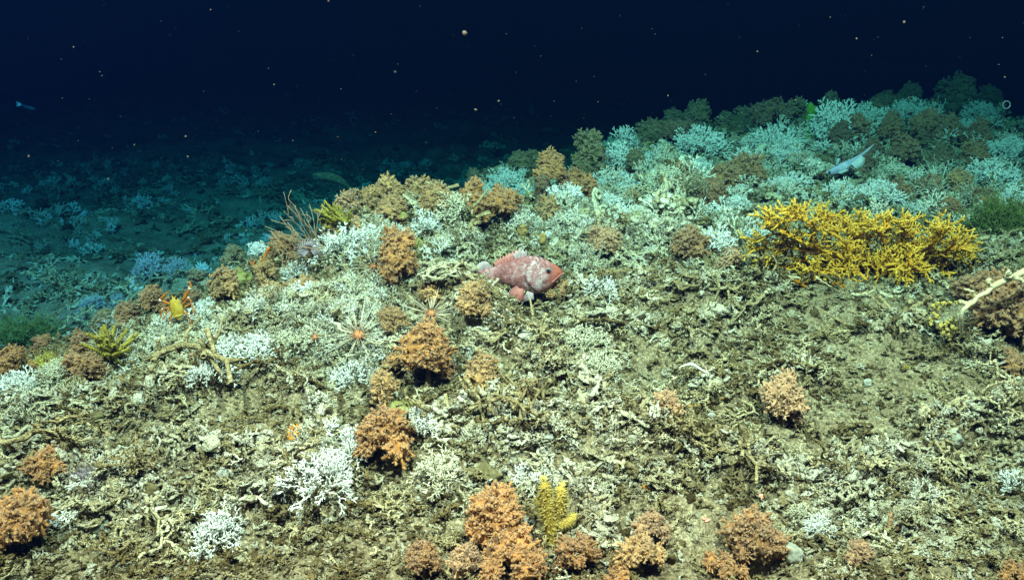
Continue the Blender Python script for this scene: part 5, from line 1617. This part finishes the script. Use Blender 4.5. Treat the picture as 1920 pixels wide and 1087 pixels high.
def path_fish(name, label, pts, hh, D, mat, flat=.55, fins=(), eye=None, n=14):
    k = PXM(D); c = P(*pts[len(pts) // 2], D); root = thing(name, c, label, 'fish')
    path = curve([P(x, y, D + .012 * i) - c for i, (x, y) in enumerate(pts)], 16)
    r = np.interp(np.linspace(0, 1, 16), np.linspace(0, 1, len(hh)), hh) * k
    mb = MB(); tube(mb, path, r, n, (0, 1), flat=1.0)
    for v in mb.v: v[:, 1] *= flat
    mb.obj('body', mat, root)
    for nm, bs, tp, m in fins:
        mb = MB(); fin(mb, [P(x, y, D - .004) - c for x, y in bs], [P(x, y, D - .004) - c for x, y in tp], .001, .08); mb.obj(nm, m, root)
    if eye:
        mb = MB(); blob(mb, P(*eye[:2], D) - c + (0, -eye[3] * k * flat, 0), eye[2] * k, 2, 0, 1, 1); e = mb.obj('eye', M_EYE, root)
        mb = MB(); blob(mb, P(*eye[:2], D) - c + (0, -(eye[3] * flat + eye[2] * .55) * k, 0), eye[2] * k * .62, 2, 0, 1, 1); mb.obj('pupil', M_PUPIL, e)
    return root
M_SILVER = plain('silver_fish_skin', [(.3, (.22, .25, .36)), (.55, (.36, .40, .54)), (.8, (.6, .63, .74))], 18, .3, .5, .001)
M_DARKFISH = plain('dark_fish_skin', [(.3, (.03, .04, .07)), (.7, (.07, .085, .13))], 18, .45, .3, .002)
M_CLEAR = plain('clear_fin', [(.3, (.40, .46, .48)), (.7, (.58, .62, .66))], 30, .5, .3, .001)
path_fish('silver_fish', 'slender silver blue fish slanting over the far slope with its head low at left',
          [(1549, 324), (1557, 322), (1568, 318), (1580, 312), (1595, 303), (1608, 293), (1618, 285), (1634, 270)], [2.2, 5.6, 8.6, 8.4, 5.6, 3.6, 2.4, 1.2], 5.0, M_SILVER, .6,
          [('rear_fin', [(1596, 307), (1602, 302), (1608, 297), (1613, 292)], [(1608, 318), (1618, 314), (1622, 306), (1622, 297)], M_CLEAR), ('breast_fin', [(1572, 324), (1576, 322), (1580, 320)], [(1578, 326), (1588, 322), (1594, 317)], M_CLEAR), ('back_fin', [(1567, 310), (1571, 308)], [(1570, 297), (1575, 296)], M_SILVER)], (1554, 322, 2.6, 5.2))
path_fish('dark_fish', 'dark blue fish mostly hidden in a hollow on the far ridge', [(1470, 330), (1482, 322), (1496, 312), (1510, 305), (1522, 304), (1530, 308)], [3, 10, 14, 15, 12, 4], 5.75, M_DARKFISH, .6,
          [('back_fin', [(1488, 302), (1496, 298), (1504, 293), (1512, 290)], [(1486, 296), (1494, 291), (1503, 286), (1512, 284)], M_DARKFISH)])
path_fish('small_fish', 'small pale fish swimming alone in dark water at far left', [(38, 196), (46, 199), (56, 202), (64, 204), (70, 206)], [1, 2.6, 3.6, 2.6, .8], 8.5, M_DARKFISH, .6, [('tail_fin', [(40, 195), (39, 198)], [(30, 190), (31, 200)], M_CLEAR)], (66, 204, .9, 2.2))
path_fish('dim_fish', 'dim grey fish above the lower floor just left of the crest', [(586, 328), (600, 329), (620, 331), (636, 336), (648, 344), (655, 352)], [2, 6, 8, 7, 4, 1.5], 8.0, M_STONE, .6, [('tail_fin', [(650, 346), (652, 350)], [(664, 352), (660, 364)], M_STONE)], (592, 328, 1.5, 4))

# ---- squat lobsters
M_SHELL = plain('lobster_shell', [(.25, (.34, .18, .012)), (.5, (.48, .29, .03)), (.8, (.58, .42, .10))], 60, .5, .35, .003)
M_LEG = plain('lobster_leg', [(.25, (.36, .07, .008)), (.5, (.50, .14, .014)), (.8, (.6, .28, .06))], 40, .5, .35, .002)
M_BAND = plain('lobster_band', [(.3, (.8, .76, .62)), (.7, (.88, .86, .78))], 40, .5, .35, 0)
def squat_lobster():
    D = 3.2; k = PXM(D); c = P(332, 578, D)
    root = thing('squat_lobster', c, 'yellow squat lobster with orange claws raised, perched on the left crest', 'squat lobster')
    K = lambda x, y, d=0: P(x, y, D) - c + np.array((0, d * k, 0))
    # carapace: egg shaped shield with cross ridges, tilted towards the viewer
    mb = MB(); rings = []
    ts = np.linspace(0, 1, 22)
    w = np.interp(ts, [0, .08, .25, .55, .85, 1], [1.2, 7, 10.5, 12.5, 12, 9.5])
    h = np.interp(ts, [0, .1, .4, .8, 1], [1, 4.5, 7, 7.5, 6.5])
    V = []; n = 18; a = np.arange(n) * 2 * math.pi / n
    p0, p1 = K(327, 556, -4), K(336, 590, -4)
    ax = (p1 - p0); axn = ax / np.linalg.norm(ax); sd = np.array((axn[2], 0, -axn[0])) * -1; fw = np.array((0, -1., 0))
    for t, ww, hh in zip(ts, w, h):
        rg = 1 + .05 * math.sin(t * 60)
        V.append(p0 + ax * t + np.outer(np.cos(a) * ww * k, sd) + np.outer(np.sin(a) * hh * k * rg, fw))
    F = [(i * n + j, i * n + (j + 1) % n, (i + 1) * n + (j + 1) % n, (i + 1) * n + j) for i in range(21) for j in range(n)]
    F += [tuple(range(n - 1, -1, -1)), tuple(21 * n + j for j in range(n))]
    mb.add(np.concatenate(V), F)
    mb.obj('carapace', M_SHELL, root)
    for i in range(4):         # abdomen folds, white bordered
        t = .98 + i * .085; hw = 11.5 - 1.6 * i
        cc = p0 + ax * t + fw * (5.2 - 1.7 * i) * k
        arc = [cc + sd * s * hw * k - axn * (2.6 * (1 - s * s) - 2) * -k - fw * (3.5 * s * s) * k for s in np.linspace(-1, 1, 9)]
        mb = MB(); tube(mb, arc, np.array([.6, 1.6, 2.2, 2.5, 2.6, 2.5, 2.2, 1.6, .6]) * k * (.75 if i % 2 else 1.15), 7)
        mb.obj('abdomen_ring', M_BAND if i % 2 else M_SHELL, root)
    mb = MB(); cone(mb, K(327, 558, -5), K(322, 549, -7), 2.4 * k, 6); mb.obj('rostrum', M_SHELL, root)
    mb = MB(); cone(mb, K(330, 558, -5), K(331, 551, -7), 1.2 * k, 5); mb.obj('rostrum', M_SHELL, root)
    for x in (323, 333):
        mb = MB(); blob(mb, K(x, 557, -8), 1.8 * k, 2, 0, 1, 1); mb.obj('eye', M_PUPIL, root)
    def limb(nm, pts, r, bands=True):
        q = [K(*p) for p in pts]
        mb = MB()
        for i in range(len(q) - 1):
            tube(mb, curve([q[i], (q[i] + q[i + 1]) / 2 + (0, -.3 * k, .4 * k), q[i + 1]], 7), np.array([.8, 1.05, 1.1, 1.05, 1, .95, .8]) * k * np.interp(i, [0, len(q) - 1], r), 7)
        o = mb.obj(nm, M_LEG, root)
        if bands:
            mb = MB()
            for i in range(1, len(q) - 1): blob(mb, q[i], np.interp(i, [0, len(q) - 1], r) * 1.35 * k, 2, .05, 2, i)
            mb.obj('joint', M_BAND, o)
        return o
    l = limb('claw', [(320, 570, -3), (304, 560, -8), (314, 549, -12)], (2.6, 2.4))
    for e in ((324, 541, -14), (324, 545, -13)):
        mb = MB(); tube(mb, curve([K(314, 549, -12), (K(314, 549, -12) + K(*e)) / 2 + (-.4 * k, 0, .6 * k), K(*e)], 6), np.linspace(1.7, .5, 6) * k, 6); mb.obj('pincer', M_LEG, l)
    l = limb('claw', [(343, 564, -3), (359, 538, -7), (362, 533, -9)], (2.9, 2.6))
    for e in ((354, 525, -11), (359, 524, -11)):
        mb = MB(); tube(mb, curve([K(361, 535, -9), K(361.5, 530, -10), K(*e)], 6), np.linspace(2.0, .6, 6) * k, 6); mb.obj('pincer', M_LEG, l)
    for pts in ([(345, 570, -2), (355, 556, -5), (363, 566, -8)], [(346, 576, -2), (361, 567, -5), (368, 590, -8)], [(345, 583, -2), (357, 591, -5), (360, 616, -6)],
                [(322, 588, -2), (321, 603, -5), (325, 620, -6), (333, 629, -7)], [(320, 580, -2), (311, 588, -4), (308, 604, -4)], [(319, 576, -2), (306, 578, -4), (302, 596, -4)]):
        limb('leg', pts, (1.7, .9))
squat_lobster()
def half_hidden_lobster():
    D = 3.5; k = PXM(D); c = P(490, 492, D)
    root = thing('squat_lobster', c, 'squat lobster hiding behind a tan bush, only its orange claws showing', 'squat lobster')
    for pl, r in (([(492, 490), (498, 476), (505, 463)], (2.2, 3.6)), ([(478, 489), (474, 497), (488, 498), (500, 497)], (1.6, 2.4)), ([(474, 497), (466, 487)], (1.8, 1.0))):
        q = curve([P(x, y, D) - c for x, y in pl], 9); mb = MB(); tube(mb, q, np.linspace(*r, 9) * k, 7); mb.obj('claw', M_LEG, root)
    mb = MB(); blob(mb, P(490, 502, D + .05) - c, (9 * k, 7 * k, 7 * k), 3, .08, 3, 2); mb.obj('carapace', M_SHELL, root)
half_hidden_lobster()
M_PALEPINK = plain('pale_pink_shell', [(.3, (.66, .34, .24)), (.7, (.78, .52, .42))], 60, .5, .3, .002)
def long_arm_lobster():
    D = hit(1330, 712)[1] - .03; k = PXM(D); c = P(1330, 706, D)
    c[2] = max(c[2], gz(c[0], c[1]) + .012)
    root = thing('long_armed_lobster', c, 'small pink lobster with long curved white arms on the rubble', 'squat lobster')
    K = lambda x, y, d=0: P(x, y, D) - P(1330, 706, D) + np.array((0, d * k, 0))
    mb = MB(); blob(mb, (0, 0, 0), (6.5 * k, 5 * k, 8 * k), 3, .1, 2.5, 8); mb.obj('carapace', M_PALEPINK, root)
    for pl in ([(1328, 700), (1312, 690), (1294, 680), (1272, 685)], [(1326, 710), (1333, 722), (1331, 735), (1317, 741)]):
        mb = MB(); tube(mb, curve([K(*p, -3 - 2 * i) for i, p in enumerate(pl)], 14), np.array([2.4] * 5 + [2.9] * 5 + [2.2, 1.8, 1.2, .6]) * k, 8); mb.obj('arm', M_BAND, root)
    for pl in ([(1326, 698), (1322, 688), (1313, 678)], [(1330, 697), (1333, 690), (1338, 686)], [(1334, 710), (1342, 716), (1350, 726)], [(1326, 712), (1318, 722), (1312, 734)]):
        mb = MB(); tube(mb, curve([K(*p, -2) for p in pl], 9), np.linspace(1.3, .5, 9) * k, 6); mb.obj('leg', M_PALEPINK, root)
    for x in (1326, 1332):
        mb = MB(); blob(mb, K(x, 699, -4), 1.3 * k, 2, 0, 1, 1); mb.obj('eye', M_PUPIL, root)
long_arm_lobster()

# ---- shells and anemone
M_SHELLW = plain('white_shell', [(.3, (.58, .55, .46)), (.7, (.80, .79, .73))], 40, .45, .35, .002)
def clam(px, py, w, h, label, yellow, rot):
    b = hit(px, py + h * .3); k = PXM(b[1]); b = b + (0, -.03, .02)
    root = thing('clam', b, label, 'shell', None, rot)
    for s in (-1, 1):
        mb = MB(); v, f = ICO[3]
        q = v * np.array((w * .5, h * .34, h * .5)) * k
        r = np.hypot(v[:, 0], v[:, 2]); q = q * (1 + .012 * np.sin(r * 40))[:, None]
        q[:, 1] = np.abs(q[:, 1]) * s + s * .001
        mb.add(q, f); mb.obj('valve', M_SHELLW, root)
    if yellow:
        mb = MB(); blob(mb, (.02 * w * k, -.30 * h * k, -.02 * h * k), (w * .34 * k, h * .08 * k, h * .2 * k), 3, .25, 2, 5); mb.obj('yellow_patch', M_ORANGE, root)
clam(1130, 930, 34, 40, 'grey white clam with a yellow band in a dark hole', True, (.2, .5, .3))
clam(425, 884, 26, 22, 'chalky white shell on rubble at the left', False, (.1, .3, .2))
clam(1330, 778, 20, 12, 'small white shell beside the thin brown stick', False, (.1, .4, .4))
def anemone():
    b = hit(557, 815); k = PXM(b[1])
    root = thing('cup_anemone', b, 'orange cup anemone beside the white dead branch', 'anemone')
    ax = np.array((0, -.8, .6)); u, w = _frame(ax); g = np.random.default_rng(3)
    mb = MB(); tube(mb, [(0, 0, 0), ax * 8 * k, ax * 15 * k], [8 * k, 10 * k, 13 * k], 14, (0, .4)); mb.obj('column', M_ORANGE, root)
    c = ax * 15 * k
    mb = MB()
    for i in range(46):
        a = i * 2.4; r = 5 + 9 * math.sqrt((i + .5) / 46)
        d = u * math.cos(a) + w * math.sin(a); p = c + d * r * k * .8
        tube(mb, [p, p + (d * .6 + ax) * 4 * k, p + (d * 1.1 + ax * .9) * 6.5 * k + g.normal(size=3) * k * .6], np.array([1.5, 1.3, .7]) * k, 5, (.3, 1))
    mb.obj('tentacles', M_ORANGE, root)['kind'] = 'stuff'
anemone()

# ================================================================== DRIFTING IN THE WATER
M_SNOW = plain('marine_snow', [(.3, (.06, .055, .038)), (.7, (.11, .10, .075))], 30, .9, .1, 0)
FLAKE_LABELS = ['largest pale flake drifting high in the dark water near the middle', 'rounded flake low in the dark water above the middle crest', 'flake just right of and above a similar one over the middle crest', 'faint bluish flake in the dark water left of the largest flake', 'bright flake in the top right part of the dark water', 'flake in dark water just above a browner one left of centre', 'flake in dark water nearest the left edge, low down', 'browner flake right below another left of centre', 'dim flake lowest in the dark water at left', 'small flake in dark water between the left edge and the stacked pair', 'small flake right above the left shoulder of the far ridge', 'small flake right above the bright green sponge', 'small flake below and left of the bright top right flake', 'small flake high at left in the dark water', 'small flake at the very top edge left of the largest flake', 'small flake in dark water high above the wiry coral', 'small flake high above the second large blue white fan', 'small flake at right above the ring shaped jelly', 'tiny flake in dark water above the small dim fish', 'tiny flake near the top edge at left']
fl = []
for j in range(4):
    mb = MB(); blob(mb, (0, 0, 0), (1, .8, .9), 2, .45, 1.8, 80 + j); fl.append(mb.mesh('flake', M_SNOW))
for i, (px, py, r, D) in enumerate([(871, 63, 6, 1.6), (892, 206, 4, 2.0), (935, 190, 3.6, 2.0), (741, 135, 4, 3.2), (1695, 42, 3.2, 1.8), (348, 256, 2.8, 1.8), (54, 293, 3.4, 1.8), (352, 294, 3.2, 2.2), (203, 336, 3.4, 2.4), (252, 272, 2.4, 1.9), (1252, 180, 2.6, 1.8), (1492, 188, 2.4, 2.0), (1606, 73, 2.4, 1.8), (138, 89, 2.2, 1.6), (616, 3, 2.4, 1.5), (514, 159, 2.2, 1.7), (1420, 97, 2.2, 1.9), (1884, 145, 2.2, 1.9), (549, 264, 2, 2.2), (395, 19, 2, 1.6)]):
    D *= 1.5
    o = put('drifting_flake', fl[i % 4], None, P(px, py, D), tuple(nr.uniform(0, 6, 3)), r * .72 * PXM(D))
    tag(o, FLAKE_LABELS[i], 'marine snow', 'larger marine snow flakes in the dark water')
mb = MB(); v, f = ICO[1]
for _ in range(420):
    D = nr.uniform(1.3, 4.5); px, py = nr.uniform(0, 1920), nr.uniform(5, 1087) ** 1.0
    if py > 320 and nr.uniform() < .75: continue
    p = P(px, py, D)
    if p[2] < gz(p[0], p[1]) + .03: continue
    mb.add(p + v * nr.uniform(.45, 1.05) * PXM(D) * nr.uniform(.6, 1.3, 3), f)
o = mb.obj('marine_snow_dust', M_SNOW); o['kind'] = 'stuff'; o['label'] = 'tiny pale particles floating everywhere in the water'
M_JELLY = plain('jelly', [(.3, (.06, .10, .10)), (.7, (.10, .15, .15))], 30, .4, .3, 0)
D = 4.2; k = PXM(D); mb = MB()
a = np.linspace(0, 2 * math.pi, 22)
tube(mb, np.stack([np.cos(a) * 6.5 * k, .15 * np.sin(a) * 6.5 * k, np.sin(a) * 6.5 * k], 1), 1.4 * k, 6)
o = mb.obj('jelly_ring', M_JELLY); o.location = tuple(P(1887, 197, D)); tag(o, 'faint ring shaped jelly drifting above the far right ridge', 'jelly')


# ================================================================== THE WATER between things, which dims red first
def haze_box():
    mb = MB()
    x0, x1, y0, y1, z0, z1 = -45, 45, -6, 50, -1.6, 5.2
    v = [(x0, y0, z0), (x1, y0, z0), (x1, y1, z0), (x0, y1, z0), (x0, y0, z1), (x1, y0, z1), (x1, y1, z1), (x0, y1, z1)]
    f = [(3, 2, 1, 0), (4, 5, 6, 7), (0, 1, 5, 4), (1, 2, 6, 5), (2, 3, 7, 6), (3, 0, 4, 7)]
    mb.add(v, f)
    m = bpy.data.materials.new('sea_water')
    m.use_nodes = True
    nt = m.node_tree
    nt.nodes.clear()
    out = nt.nodes.new('ShaderNodeOutputMaterial')
    pv = nt.nodes.new('ShaderNodeVolumePrincipled')
    pv.inputs['Density'].default_value = WATER_DENSITY
    pv.inputs['Color'].default_value = (*WATER_SCATTER, 1)
    pv.inputs['Absorption Color'].default_value = (*WATER_ABSORB, 1)
    pv.inputs['Anisotropy'].default_value = .55
    nt.links.new(pv.outputs[0], out.inputs['Volume'])
    o = mb.obj('haze', m, None, False)
    o['kind'] = 'stuff'
    o['label'] = 'clear dark sea water that turns far things blue green'
    return o
WATER_DENSITY = .285
WATER_SCATTER = (.002, .012, .055)
WATER_ABSORB = (.003, .54, .60)
haze_box()
